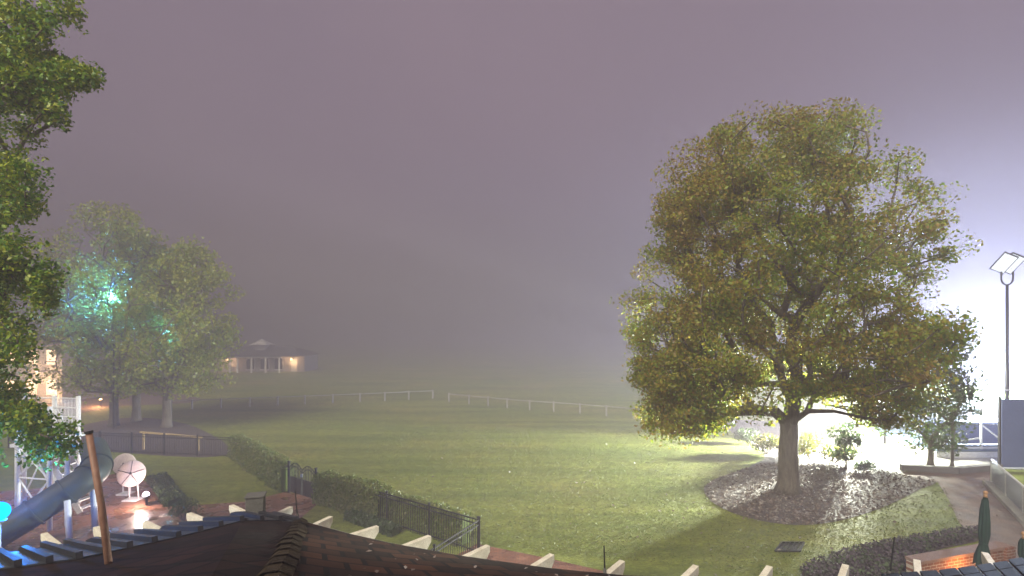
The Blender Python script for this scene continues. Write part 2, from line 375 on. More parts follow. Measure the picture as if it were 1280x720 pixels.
# ------------------------------------------------------------------ the setting
g = MB(); g.add([(-380, -60, 0), (380, -60, 0), (380, 480, 0), (-380, 480, 0)], [(0, 1, 2, 3)])
lawn = g.build('lawn', M['grass']); tag(lawn, kind='structure')
_, mulch_poly = sheet('mulch_bed', M['mulch'], [(880, 612), (893, 630), (930, 646), (985, 656), (1040, 653), (1100, 636), (1150, 612), (1170, 602), (1130, 594), (1085, 586), (1020, 580), (960, 579), (925, 588), (893, 600)], 0.012)
_, bed2 = sheet('shrub_bed', M['mulch'], [(940, 584), (956, 572), (942, 556), (915, 541), (900, 527), (950, 526), (1040, 540), (1076, 560), (1088, 588), (1010, 582)], 0.008)
sheet('tree_bed', M['mulch'], [(78, 556), (95, 534), (165, 522), (232, 530), (285, 557), (268, 571), (180, 568)], 0.008)
sheet('drive', M['asphalt'], [(-260, 530), (60, 520), (150, 508), (240, 503), (235, 494), (120, 490), (-60, 494), (-260, 505)], 0.006)
sheet('brick_plaza', M['paver'], [(100, 606), (150, 590), (186, 604), (206, 634), (240, 632), (310, 627), (372, 611), (397, 630), (360, 662), (240, 760), (-200, 800), (-420, 690), (-120, 625)], 0.012, False)
sheet('brick_walk', M['paver'], [(596, 680), (680, 697), (790, 722), (860, 752), (760, 800), (640, 790), (540, 740), (560, 700)], 0.008, False)
sheet('path', M['paver2'], [(1122, 592), (1172, 603), (1186, 625), (1197, 650), (1212, 672), (1262, 690), (1290, 760), (1500, 760), (1420, 700), (1300, 655), (1236, 606), (1246, 588), (1180, 584)], 0.016, False)
sheet('pool_deck', M['concrete'], [(1086, 592), (1124, 594), (1152, 580), (1180, 560), (1190, 530), (1120, 505), (1050, 510), (1060, 545)], 0.02, False)
sheet('court_apron', M['concrete'], [(1128, 586), (1190, 590), (1250, 586), (1340, 590), (1340, 570), (1132, 570)], 0.024, False)
_, cover_poly = sheet('planting_bed', M['mulch'], [(1000, 722), (1035, 704), (1080, 690), (1130, 681), (1215, 667), (1225, 676), (1160, 692), (1130, 720), (1060, 740)], 0.02)

# stuff: fallen leaves, ground cover, grass tufts
def scatter(poly, n, rng, zlo, zhi):
    xs = [p[0] for p in poly]; ys = [p[1] for p in poly]; out = []
    while len(out) < n:
        x = rng.uniform(min(xs), max(xs)); y = rng.uniform(min(ys), max(ys))
        if inside(x, y, poly): out.append((x, y, rng.uniform(zlo, zhi)))
    return out
P = scatter(mulch_poly, 9000, rng, 0.02, 0.07)
P += [(12.6 + rng.normal() * 6, 23 + rng.normal() * 5, .035) for _ in range(420)]
tag(leaf_mesh('fallen_leaves', M['litter'], P, 0.11, rng, flat=0.75), kind='stuff')
P = scatter(cover_poly, 9000, rng, 0.03, 0.35)
tag(leaf_mesh('ground_cover', M['cover'], P, 0.10, rng, flat=0.2), kind='stuff')
# short grass on the near lawn
tx = []; ty = []
pl = [gp(*p) for p in [(330, 560), (560, 530), (760, 535), (900, 545), (900, 600), (1000, 665), (1180, 610), (1210, 665), (1000, 725), (600, 680)]]
P = []
polys_out = [mulch_poly, bed2, cover_poly]
while len(P) < 38000:
    Y = 15.5 + 24 * rng.uniform() ** 1.5; x = rng.uniform(-16, 24)
    if not inside(x, Y, pl) or any(inside(x, Y, q) for q in polys_out): continue
    P.append((x, Y, rng.uniform(0.01, 0.035)))
tag(leaf_mesh('grass', M['blade'], P, 0.075, rng, flat=0.1, aspect=0.28), kind='stuff')

# ------------------------------------------------------------------ clubhouse below the camera
ch = thing('clubhouse', 'clubhouse roof of brown shingles with a hip and white rafter tails, under the camera', 'building', (0, -2, 0))
EZ = 4.0
def ep(px, py): return gp(px, py, EZ)
A = Vector((0.0, -1.0, 6.98))
Lpts = [ep(-260, 712), ep(0, 690), ep(120, 676), ep(235, 657), ep(310, 641.5)]
Cc = ep(374, 650)
Rpts = [ep(437, 667), ep(490, 679), ep(580, 695), ep(687, 710), ep(781, 719), ep(960, 724), ep(1100, 721)]
Spts = [ep(1100, 721), ep(1173, 716), ep(1220, 709), ep(1280, 700), ep(1500, 690)]
def roof(name, pts, mat):
    mb = MB()
    for a, b in zip(pts[:-1], pts[1:]):
        a2 = a - Vector((0, 0, .12)); b2 = b - Vector((0, 0, .12)); A2 = A - Vector((0, 0, .12))
        mb.add([a, b, A, a2, b2, A2], [(0, 2, 1), (3, 4, 5), (0, 1, 4, 3)])
    return mb.build(name, mat, ch, (0, -2, 0))
rl = roof('roof', Lpts + [Cc], M['shingle2'])
rr = roof('roof', [Cc] + Rpts, M['shingle'])
rs = roof('roof', Spts, M['guard'])
m = MB(); rng_s = random.Random(5)
for a, b in zip(Spts[:-1], Spts[1:]):
    nn = (b - a).cross(A - a).normalized(); nn = nn if nn.z > 0 else -nn
    k = max(1, round((b - a).length / .33))
    for r_ in range(5):
        t0, t1 = r_ * .10 + .004, r_ * .10 + .094
        for i in range(k):
            o_ = (.5 if r_ % 2 else 0)
            u0, u1 = (i + .06) / k, (i + .94) / k
            q = [a.lerp(b, u).lerp(A, t) for u, t in ((u0, t0), (u1, t0), (u1, t1), (u0, t1))]
            h0 = nn * rng_s.uniform(.03, .045); m.add([p + nn * .004 for p in q] + [p + h0 for p in q], [(4, 5, 6, 7), (0, 1, 5, 4), (1, 2, 6, 5), (2, 3, 7, 6), (3, 0, 4, 7)])
m.build('roof_tiles', M['tile'], ch, (0, -2, 0), bevel=.006)['label'] = 'dark slate tiles with pale joints'
rb = roof('roof', [Spts[-1], Vector((12, -8, EZ)), Vector((-11, -8, EZ)), Lpts[0]], M['shingle'])
# walls, set back under the eaves
wl = MB(); ring = [Vector((p.x * 0.9, p.y * 0.93, 0)) for p in Lpts + [Cc] + Rpts + Spts[1:]] + [Vector((11, -7.4, 0)), Vector((-10, -7.4, 0))]
n = len(ring); wl.add([(p.x, p.y, 0) for p in ring] + [(p.x, p.y, EZ - 0.18) for p in ring], [(i, (i + 1) % n, n + (i + 1) % n, n + i) for i in range(n)])
wl.build('wall', M['wallwhite'], ch, (0, -2, 0))
# drip edge along the eave
def line_along(pts, off, w, h, name, mat):
    mb = MB()
    for a, b in zip(pts[:-1], pts[1:]): mb.bar(a + off, b + off, w, h)
    return mb.build(name, mat, ch, (0, -2, 0))
line_along([p for p in Lpts] + [Cc], Vector((0, 0.02, -0.03)), 0.03, 0.045, 'eave_trim', M['pipe'])
line_along([Cc] + Rpts + Spts[1:], Vector((0, 0.02, -0.03)), 0.025, 0.03, 'eave_trim', M['steel'])
# standing seam metal band on the left eave
def roof_z_dir(p): return (A - p)
nrm = (Lpts[3] - Lpts[1]).cross(A - Lpts[1]).normalized()
if nrm.z < 0: nrm = -nrm
def onto(p, t): return p + (A - p) * t
Lall = Lpts + [Cc]
def roof_z(x, y):
    best = None
    for a, b in zip(Lall[:-1], Lall[1:]):
        n = (b - a).cross(A - a); z = a.z - (n.x * (x - a.x) + n.y * (y - a.y)) / n.z
        if inside(x, y, [(a.x, a.y), (b.x, b.y), (A.x, A.y)]): return z
        best = z if best is None else min(best, z)
    return best
def eave_at(px):
    for a, b in zip(Lall[:-1], Lall[1:]):
        pa = 640 + a.x / a.y * F; pb = 640 + b.x / b.y * F
        if pa <= px <= pb:
            t = (px - pa) / (pb - pa); return a.lerp(b, t)
RD = Vector((.75, -.66, 0)).normalized()
def seam_pt(px, s, up):
    p = eave_at(px); Ls = 3.1 if px < 40 else 3.1 - 2.0 * (px - 40) / 300
    q = p + RD * Ls * s; return Vector((q.x, q.y, roof_z(q.x, q.y) + up))
cols = list(range(-180, 351, 29)); m = MB(); vs = []; fs = []
for px in cols:
    for up in (.018, .002):
        for k in range(7): vs.append(seam_pt(px, k / 6, up))
for i in range(len(cols) - 1):
    a0 = i * 14; b0 = a0 + 14
    for k in range(6): fs.append((a0 + k, b0 + k, b0 + k + 1, a0 + k + 1))
    fs.append((a0, a0 + 7, b0 + 7, b0)); fs.append((a0 + 6, b0 + 6, b0 + 13, a0 + 13))
m.add(vs, fs).build('metal_band', M['metal'], ch, (0, -2, 0))
for px in cols:
    m = MB(); pts = [seam_pt(px, k / 6, .05) for k in range(7)]
    for a, b in zip(pts[:-1], pts[1:]): m.bar(a, b + (b - a) * .02, .07, .08)
    m.build('seam_rib', M['ribmetal'], ch, (0, -2, 0))
# hip cap: overlapping cap shingles from the corner towards the apex
for k in range(26):
    t0 = k * 0.042; t1 = t0 + 0.055
    jx = Vector((random.uniform(-.02, .02), 0, 0)); p = Cc.lerp(A, t0) + jx; q = Cc.lerp(A, t1) + jx; d = (q - p).normalized(); s = d.cross(Vector((0, 0, 1))).normalized()
    w = 0.16 + random.uniform(-.012, .012); top = Vector((0, 0, 0.075)); lo = Vector((0, 0, 0.0)); j = Vector((0, 0, 0.012 + 0.0))
    cap_ = MB(); vs = []
    for P_, hgt in ((p, 0.004), (q, 0.026)):
        hh = Vector((0, 0, hgt + random.uniform(0, .006)))
        vs += [P_ - s * w - Vector((0, 0, .035)) + hh, P_ - s * w * .35 + Vector((0, 0, .03)) + hh, P_ + s * w * .35 + Vector((0, 0, .03)) + hh, P_ + s * w - Vector((0, 0, .035)) + hh]
    th = Vector((0, 0, .014)); vs2 = [v - th for v in vs]
    cap_.add(vs + vs2, [(0, 1, 5, 4), (1, 2, 6, 5), (2, 3, 7, 6), (0, 8, 9, 1), (1, 9, 10, 2), (2, 10, 11, 3), (0, 4, 12, 8), (3, 11, 15, 7)])
    cap_.build('hip_cap', M['cap'], ch, (0, -2, 0))
# rafter tails with a concave underside
def rafter(bpx, tpx):
    b = gp(bpx[0], bpx[1], EZ - 0.02); t = gp(tpx[0], tpx[1], EZ - 0.02)
    d = (t - b); d.z = 0; L = d.length; d.normalize(); s = Vector((-d.y, d.x, 0)); zt = EZ - 0.035
    L0 = -0.5
    prof = [(L0, 0), (L, 0), (L, -0.10)]
    for k in range(1, 7):
        a = k / 6 * math.pi / 2
        prof.append((L - 0.03 - (L * 0.55) * (1 - math.cos(a)) - 0.0, -0.10 - 0.17 * math.sin(a)))
    prof += [(L0, -0.27)]
    poly = [Vector((b.x, b.y, zt)) + d * u + Vector((0, 0, v)) for u, v in prof]
    MB().prism(poly, -s * 0.045, s * 0.045).build('rafter_tail', M['cream'], ch, (0, -2, 0), bevel=0.006)
for b, t in [((5, 689), (-20, 672)), ((75, 681), (55, 665)), ((140, 672), (120, 657)), ((205, 662), (181, 650)), ((264, 651), (236, 640)), ((316, 643), (289, 630)), ((335, 645), (364, 632)),
             ((388, 656), (414, 644)), ((437, 667), (472, 656)), ((503, 681), (537, 668)), ((578, 695), (610, 680)), ((664, 707), (690, 691)), ((757, 716), (778, 699)),
             ((852, 722), (870, 705)), ((950, 723), (962, 706)), ((1050, 724), (1057, 704)), ((1148, 718), (1146, 698)), ((1242, 705), (1231, 689))]:
    rafter(b, t)
rl_ = np.random.default_rng(3); P = []
while len(P) < 60:
    i = rl_.integers(len(Rpts) - 1); p = onto(Rpts[i].lerp(Rpts[i + 1], rl_.uniform()), rl_.uniform(.01, .45)); P.append((p.x, p.y, p.z + .012))
tag(leaf_mesh('roof_leaves', M['litter'], P, 0.06, rl_, flat=0.9), kind='stuff')
# small grey box on the eave by the corner
bl = eave_at(322) + Vector((0.05, -0.16, 0.0)); zb = EZ + 0.02
e = thing('vent_box', 'small grey roof vent box on the metal eave beside the hip corner', 'vent', (bl.x, bl.y, zb))
MB().box((bl.x, bl.y, zb + .20), (.30, .26, .36), 0.3).build('housing', M['lead'], e, e.location, bevel=0.01)
MB().box((bl.x, bl.y, zb + .395), (.33, .29, .03), 0.3).build('lid', M['lead'], e, e.location, bevel=0.006)
# roof spikes
def rod(px, top, bot, Y, label, r=0.011):
    a = at(px[1], bot, Y); b = at(px[0], top, Y)
    e = thing('lightning_rod', label, 'rod', a)
    MB().tube([a, b], [r, r * 0.7], 6).build('rod', M['iron'], e, a)
    MB().tube([a - Vector((0, 0, .02)), a + Vector((0, 0, .08))], [.03, .018], 8).build('rod_base', M['lead'], e, a)
rod((369, 372), 613, 648, 9.3, 'thin black roof rod at the tip of the hip corner')
rod((755, 756), 682, 717, 7.35, 'thin black roof rod beside a cream rafter tail, over the brick walk edge', 0.012)
rod((1118, 1112), 671, 721, 7.2, 'thin black leaning roof rod in front of the purple planting bed', 0.012)
# leaning brown pole
pb, ptp = at(141, 730, 5.45), at(111, 541, 5.5)
e = thing('pole', 'leaning reddish brown pipe with a dark cap, rising from the metal-edged roof', 'pole', pb)
MB().tube([pb - Vector((0, 0, .15)), pb.lerp(ptp, .5) + Vector((.012, 0, 0)), ptp], [.037, .034, .032], 14).build('shaft', M['pipe'], e, pb, smooth=True)
MB().tube([ptp - (ptp - pb) * 0.005, ptp + (ptp - pb) * .012], [.042, .04], 14).build('cap', M['iron'], e, pb)

# ------------------------------------------------------------------ big maple
mb_ = gp(985, 615); k_ = mb_.y / F
mz = lambda py: H - (py - HZ) * k_
shape = [(0, .42), (.06, .74), (.16, .96), (.32, 1.0), (.48, .99), (.62, .96), (.74, .86), (.86, .68), (.95, .44), (1, .14)]
r1 = np.random.default_rng(21)
tg = crown_targets(760, mz(520), mz(150), 7.15, 5.5, r1, Rd=5.9, shape=shape, hollow=0.45, lob=0.10)
for _ in range(150):
    v = r1.normal(size=3); v *= r1.uniform() ** .4 / np.linalg.norm(v); tg.append((-4.5 + 2.7 * v[0], -.3 + 3.6 * v[1], mz(438) + 3.0 * v[2]))
for _ in range(40):
    v = r1.normal(size=3); v *= r1.uniform() ** .4 / np.linalg.norm(v); tg.append((-3.9 + 2.2 * v[0], -.3 + 3.0 * v[1], mz(250) + 2.2 * v[2]))
# low drooping boughs
tg += [(r1.uniform(-6.4, -3.2), r1.uniform(-3, 3), mz(r1.uniform(505, 535))) for _ in range(44)]
tg += [(r1.uniform(3.0, 5.4), r1.uniform(-2, 3), mz(r1.uniform(470, 525))) for _ in range(26)]
tg += [(r1.uniform(-1.8, -0.5), r1.uniform(-2.5, 0), mz(r1.uniform(505, 540))) for _ in range(3)]
tg = [t for t in tg if not (t[2] < mz(488) and abs(t[0]) < 2.6 and t[1] < 2.5)]
tg = [t for t in tg if not (r1.uniform() < 0.6 and ((t[0] - 2.6) / 1.3) ** 2 + ((t[2] - mz(235)) / 1.6) ** 2 < 1)]
make_tree('maple_tree', 'huge spreading maple with olive and rusty leaves in the mulch bed', mb_,
          [(0, 0, -0.05), (0.0, 0, 0.35), (0.03, 0, 1.1), (0.0, 0, 1.9), (0.05, 0, 2.5), (0.1, 0.05, 3.1)], tg, 0.42, 215000, 0.125, 0.40, M['maple'], 5, tip=0.010, up=1.0, keep=0.9, expo=0.46)

# three trees on the left
gr = 'street trees behind the iron fence'
def left_tree(px, py, R_, top, bot, nl, seed, label, dx=0):
    b = gp(px, py); k = b.y / F; r = np.random.default_rng(seed)
    zz = lambda q: H - (q - HZ) * k
    t = crown_targets(330, zz(bot), zz(top), R_, R_, r, hollow=0.45, lob=0.13)
    t = [(x + dx * (z / zz(top)), y, z) for x, y, z in t]
    make_tree('shade_tree', label, b, [(0, 0, -.05), (0.02, 0, .3), (0.05, 0, 1.0), (0.02, 0, 1.9), (0.1, 0, 2.8)], t, 0.30, int(nl*1.35), 0.21, 0.50, M['leftleaf'], seed, gr, tip=0.012, up=0.9, keep=0.82)
left_tree(142, 532, 5.6, 258, 492, 15000, 31, 'leftmost shade tree behind the iron fence, its top thin with bare upright limbs', 0.2)
left_tree(170, 526, 4.6, 290, 480, 13000, 32, 'middle shade tree behind the iron fence, lit cyan from within')
left_tree(208, 534, 4.3, 305, 490, 16000, 33, 'rightmost shade tree behind the iron fence, with a full round yellow-green crown', 1.6)

# near overhanging tree on the left edge
r2 = np.random.default_rng(44); tg = []
boxes = [((-30, 100), (-30, 25), 20), ((-30, 72), (20, 60), 22), ((-30, 50), (60, 85), 12), ((0, 95), (72, 105), 26), ((85, 124), (88, 106), 9), ((-30, 86), (100, 132), 26),
         ((55, 82), (128, 160), 7), ((-30, 6), (150, 180), 3), ((40, 52), (150, 176), 3), ((-20, 50), (196, 238), 20), ((0, 22), (240, 280), 7), ((36, 52), (235, 268), 6), ((-30, 30), (298, 330), 14), ((-30, 78), (306, 352), 26), ((-30, 70), (350, 400), 20),
         ((-30, 58), (400, 440), 16), ((-30, 42), (440, 500), 18), ((-30, 55), (490, 530), 16), ((-25, 48), (505, 540), 9), ((40, 95), (532, 572), 14), ((-30, 15), (540, 600), 5)]
for (x0, x1), (y0, y1), c in boxes:
    for _ in range(c):
        p = at(r2.uniform(x0, x1) - 9, r2.uniform(y0, y1), r2.uniform(11.3, 13.2)); tg.append((p.x + 15.2, p.y - 12.5, p.z))
for _ in range(160):
    th = r2.uniform(0, 6.28); rr_ = 3.4 * r2.uniform() ** .5; z = r2.uniform(4.5, 17.5)
    x = rr_ * math.cos(th) - 1.2
    if x > 2.2: continue
    tg.append((x, rr_ * math.sin(th), z))
make_tree('elm_tree', 'nearest tree, its fine green sprays hanging in from the left edge above the slide', (-15.2, 12.5, 0),
          [(0, 0, -.05), (0, 0, .4), (.05, 0, 2), (.1, 0, 4), (.15, 0, 6), (.1, 0, 8), (.1, 0, 10), (.05, 0, 12)], tg, 0.26, 70000, 0.095, 0.19, M['elm'], 9, tip=0.006, up=0.2, keep=0.95, squash=1.0, step=0.5)

# trees by the court
def small_tree(name, label, px, py, cx, R_, top, bot, nl, ls, sp, lm, seed, tr=0.1, nt=70, fork=1.8, grp=None, dy=0.0):
    b = gp(px, py); k = b.y / F; r = np.random.default_rng(seed); zz = lambda q: H - (q - HZ) * k
    t = crown_targets(nt, zz(bot), zz(top), R_, R_, r, lob=0.15); ox = (cx - px) * k
    t = [(x + ox, y + dy, z) for x, y, z in t]
    make_tree(name, label, b, [(0, 0, -.03), (.01, 0, .25), (.03, 0, fork * .5), (0, 0, fork * .8), (.04, 0, fork)], t, tr, nl, ls, sp, lm, seed, grp, tip=.008, keep=.9)
small_tree('court_tree', 'broad leafy tree right of the maple, foliage hanging low before the court', 1163, 582, 1152, 2.1, 395, 560, 9000, 0.17, 0.42, M['younglf'], 51, 0.13, 150, 1.5)
small_tree('court_tree', 'slim young tree with forked trunk and small airy crown behind the kerb wall', 1190, 584, 1196, 1.0, 425, 520, 1700, 0.15, 0.3, M['younglf'], 52, 0.075, 36, 2.6)
small_tree('leafy_shrub', 'compact leafy shrub standing alone at the right back edge of the mulch bed', 1057, 587, 1057, 0.72, 527, 572, 1700, 0.13, 0.22, M['darkshrub'], 53, 0.05, 34, 0.6)
def bush(px, py, w, h, n, ls, lm, label, seed, group=None, name='shrub'):
    b = gp(px, py); r = np.random.default_rng(seed)
    e = thing(name, label, 'shrub', b, group)
    pts = []; stems = MB()
    lobes = [(r.uniform(-.45, .45) * w, r.uniform(-.3, .3) * w, r.uniform(.45, .75) * h, r.uniform(.25, .38)) for _ in range(7)]
    for i in range(n):
        l = lobes[r.integers(7)]; v = r.normal(size=3); v /= np.linalg.norm(v); q = r.uniform(.6, 1.08)
        p = (b.x + l[0] + v[0] * l[3] * w * q, b.y + l[1] + v[1] * l[3] * w * q, l[2] + v[2] * l[3] * h * 1.25 * q)
        pts.append((p[0], p[1], max(0.03, p[2])))
    leaf_mesh('foliage', lm, pts, ls, r, e, b)
    for l in lobes: stems.tube([b, (b.x + l[0] * .6, b.y + l[1] * .6, l[2] * .6), (b.x + l[0], b.y + l[1], l[2])], [.02, .014, .008], 5)
    stems.build('stem', M['bark'], e, b)
gb = 'lit shrubs behind the maple trunk'
bush(936, 556, 1.3, 0.9, 900, .12, M['darkshrub'], 'small dark shrub at the left tip of the shrub bed', 61, gb)
bush(958, 568, 1.6, 1.1, 1300, .12, M['shrublf'], 'yellow-green shrub just left of the maple trunk', 62, gb)
bush(1012, 574, 2.0, 1.5, 1800, .12, M['shrublf'], 'largest bright yellow-green shrub just right of the maple trunk', 63, gb)
bush(1042, 580, 1.5, 1.0, 1200, .12, M['shrublf'], 'low bright shrub between the maple trunk and the compact leafy shrub', 64, gb)
bush(1080, 590, 0.8, 0.6, 700, .10, M['darkshrub'], 'low clipped green plant at the corner of the pale pool deck', 65)
bush(229, 652, 0.9, 0.8, 1000, .07, M['darkshrub'], 'small rounded shrub on the brick plaza beside a rafter tail', 66)

# ------------------------------------------------------------------ hedges
def hedge(a, b, w, h, n, lm, label, seed, ls=0.09, group=None, name='hedge'):
    r = np.random.default_rng(seed); a, b = Vector(a), Vector(b); d = (b - a); L = d.length; d.normalize(); s = Vector((-d.y, d.x, 0))
    core = MB(); core.bar(a + Vector((0, 0, h * .46)), b + Vector((0, 0, h * .46)), w * .72, h * .86)
    pts = []
    for _ in range(n):
        t = r.uniform(-0.01, 1.01); f = r.uniform()
        bul = 1 + 0.03 * math.sin(t * L * 1.9 + seed) + 0.03 * math.sin(t * L * 4.7)
        if f < .36: u, z = r.uniform(-.5, .5) * w, h * bul + r.normal() * .04
        elif f < .7: u, z = -w * .5 * bul + r.normal() * .04, r.uniform(.02, 1.0) * h
        else: u, z = w * .5 * bul + r.normal() * .04, r.uniform(.02, 1.0) * h
        p = a + d * (t * L) + s * u; pts.append((p.x, p.y, max(.02, z)))
    o = leaf_mesh(name, lm, pts, ls, r, None, a, extra=core)
    return tag(o, label, 'hedge', group)
fA, fB, gL, gR, fC = gp(84, 562), gp(290, 572), gp(362, 616), gp(394, 626), at(599, 650, 16.9); fC.z = 0
fD = Vector((-3.4, 12.6, 0))
hedge(fB + Vector((.25, .0, 0)), gL + Vector((-.15, .15, 0)), 0.8, 1.24, 9000, M['hedge'], 'clipped green hedge between the fence corner and the iron gate', 71)
hd = (fC - gR).normalized(); hs = Vector((-hd.y, hd.x, 0))
hedge(gR + hd * .3 + hs * .1, gR.lerp(fC, .45) + hs * .3, 0.8, 1.2, 11000, M['hedge'], 'longer green hedge outside the iron fence, right of the gate', 72)
hedge(gR.lerp(fC, .455) + hs * .4, gR.lerp(fC, .9) + hs * .4, 0.5, 1.05, 5000, M['hedge'], 'thin straggly end of the hedge behind the last fence panels', 73)
hedge(gR.lerp(fC, .32) - hs * .45, gR.lerp(fC, .62) - hs * .5, 0.45, 0.3, 2400, M['darkshrub'], 'low dark green hedge at the foot of the iron fence, near the rafter tails', 74)
hedge(gp(196, 600), gp(219, 632), 0.7, 0.3, 2600, M['darkshrub'], 'low dark hedge strip between the left lawn and the brick plaza', 75)

# ------------------------------------------------------------------ black iron fence
FH = 1.18
def iron_panel(a, b, e, org):
    a, b = Vector(a), Vector(b); L = (b - a).length; mb = MB()
    for z in (.12, FH - .16, FH - .02): mb.bar(a + Vector((0, 0, z)), b + Vector((0, 0, z)), .03, .035)
    n = max(2, int(L / .115))
    for i in range(1, n):
        p = a.lerp(b, i / n); mb.box((p.x, p.y, FH / 2 - .01), (.017, .017, FH - .06))
    mb.build('panel', M['iron'], e, org)
def iron_post(p, e, org):
    mb = MB(); mb.box((p.x, p.y, FH / 2 + .02), (.065, .065, FH + .08)); mb.box((p.x, p.y, FH + .075), (.085, .085, .03))
    mb.build('post', M['iron'], e, org)
def iron_fence(pts, label, group='black iron fence runs', spacing=2.3):
    e = thing('iron_fence', label, 'fence', pts[0], group)
    a, b = pts; L = (b - a).length; n = max(1, round(L / spacing))
    for i in range(n + 1): iron_post(a.lerp(b, i / n), e, pts[0])
    for i in range(n): iron_panel(a.lerp(b, i / n), a.lerp(b, (i + 1) / n), e, pts[0])
fA2 = fA + Vector((-4, .4, 0))
iron_fence((fA2, fB - (fB - fA2).normalized() * .04), 'black iron fence crossing in front of the three shade trees')
iron_fence((fB, gL - (gL - fB).normalized() * .12), 'black iron fence run between its far corner and the gate, grown into the clipped hedge')
iron_fence((gR + hd * .12, fC - hd * .05), 'long black iron fence run from the gate to the nearest corner')
iron_fence((fC, fD), 'short black iron fence run returning from the nearest corner towards the roof')
e = thing('iron_gate', 'black arched double iron gate in the hedge', 'gate', gL)
gm = gL.lerp(gR, .5); gd = (gR - gL).normalized()
for a, b in ((gL, gm), (gm, gR)):
    a = a + gd * .03; b = b - gd * .03
    leaf = MB(); L = (b - a).length
    for z in (.1, .75): leaf.bar(a + Vector((0, 0, z)), b + Vector((0, 0, z)), .035, .04)
    for i in range(9):
        t = i / 8; p = a.lerp(b, t); tt = (p - gL).length / (gR - gL).length
        hgt = 1.2 + .22 * math.sin(math.pi * t); leaf.box((p.x, p.y, hgt / 2 + .03), (.022, .022, hgt - .06))
    ar = [a.lerp(b, i / 8) + Vector((0, 0, 1.2 + .22 * math.sin(math.pi * i / 8))) for i in range(9)]
    leaf.tube(ar, .022, 6)
    ar = [a.lerp(b, i / 8) + Vector((0, 0, 1.05 + .22 * math.sin(math.pi * i / 8))) for i in range(9)]
    leaf.tube(ar, .018, 6)
    lo = leaf.build('gate_leaf', M['iron'], e, gL)
    lp = MB(); mid = a.lerp(b, .5); lp.bar(a + Vector((0, 0, .42)) + gd * .04, b + Vector((0, 0, .42)) - gd * .04, .012, .6)
    lp.build('kick_plate', M['iron'], lo)
    lo.children[0].location = -Vector((0, 0, 0)); lo.children[0].data.transform(Matrix.Translation(-gL))
for p in (gL - gd * .05, gR + gd * .05):
    MB().box((p.x, p.y, .7), (.08, .08, 1.4)).box((p.x, p.y, 1.42), (.11, .11, .04)).build('gate_post', M['iron'], e, gL)
lk = gm + Vector((0, -.05, .95)); MB().box(lk, (.10, .06, .14)).build('latch', M['guard'], e, gL)

# ------------------------------------------------------------------ white post and rail fence across the field
def rail_fence(bases, label):
    pts = [gp(*p) for p in bases]; e = thing('rail_fence', label, 'fence', pts[0], 'white post and rail fences across the field')
    for p in pts:
        m = MB(); m.box((p.x, p.y, .45), (.13, .13, .9)); m.box((p.x, p.y, .91), (.16, .16, .02)); m.build('post', M['dullwhite'], e, pts[0])
    for a, b in zip(pts[:-1], pts[1:]): MB().bar(a + Vector((0, 0, .82)), b + Vector((0, 0, .82)), .04, .07).build('rail', M['dullwhite'], e, pts[0])
rail_fence([(205, 513), (240, 511.5), (276, 510), (312, 508.5), (347, 507), (381, 505.5), (416, 504), (450, 502.5), (481, 501), (511, 499.5), (541, 498)], 'white post and rail fence on the left half of the field')
rail_fence([(561, 502.5), (586, 505), (610, 507.5), (634, 510), (662, 512.5), (692, 514.5), (725, 517), (758, 520), (792, 523)], 'white post and rail fence on the right half of the field, running to the maple')

# wooden rail
wa, wb = at(175, 540, 31.6), at(253, 546.5, 31.2)
e = thing('wooden_rail', 'pale wooden rail lying level behind the iron fence by the tree bed', 'rail', (wa.x, wa.y, 0))
MB().bar(wa, wb, .10, .10).build('beam', M['palewood'], e, e.location)
for t in (.06, .94):
    p = wa.lerp(wb, t); MB().box((p.x, p.y, p.z / 2 - .03), (.08, .08, p.z - .04)).build('post', M['palewood'], e, e.location)

# golf balls on the lawn
def ball(px, py, label):
    p = gp(px, py); o = MB().ball((p.x, p.y, .045), .045).build('ball', M['ball'], None, (p.x, p.y, 0), smooth=True); tag(o, label, 'ball', 'white balls on the lawn')
ball(637, 591, 'white ball on the open lawn, nearest the iron fence corner')
ball(793, 580, 'white ball on the lawn closest to the mulch bed')
ball(758, 556, 'white ball farthest out on the lawn, towards the white fence')

# drain grate
dp = [gp(977, 679), gp(1005, 679), gp(1000, 690), gp(969, 690)]; c = sum(dp, Vector()) / 4
e = thing('drain_grate', 'dark rectangular drain grate set in the lawn below the mulch bed', 'drain', c)
m = MB(); m.add([(p.x, p.y, .02) for p in dp] , [(0, 3, 2, 1)]); m.build('pit', M['iron'], e, c)
m = MB()
for a, b in zip(dp, dp[1:] + dp[:1]): m.bar(a + Vector((0, 0, .03)), b + Vector((0, 0, .03)), .05, .05)
for i in range(1, 5): m.bar(dp[0].lerp(dp[1], i / 5) + Vector((0, 0, .032)), dp[3].lerp(dp[2], i / 5) + Vector((0, 0, .032)), .03, .03)
m.build('frame', M['iron'], e, c)

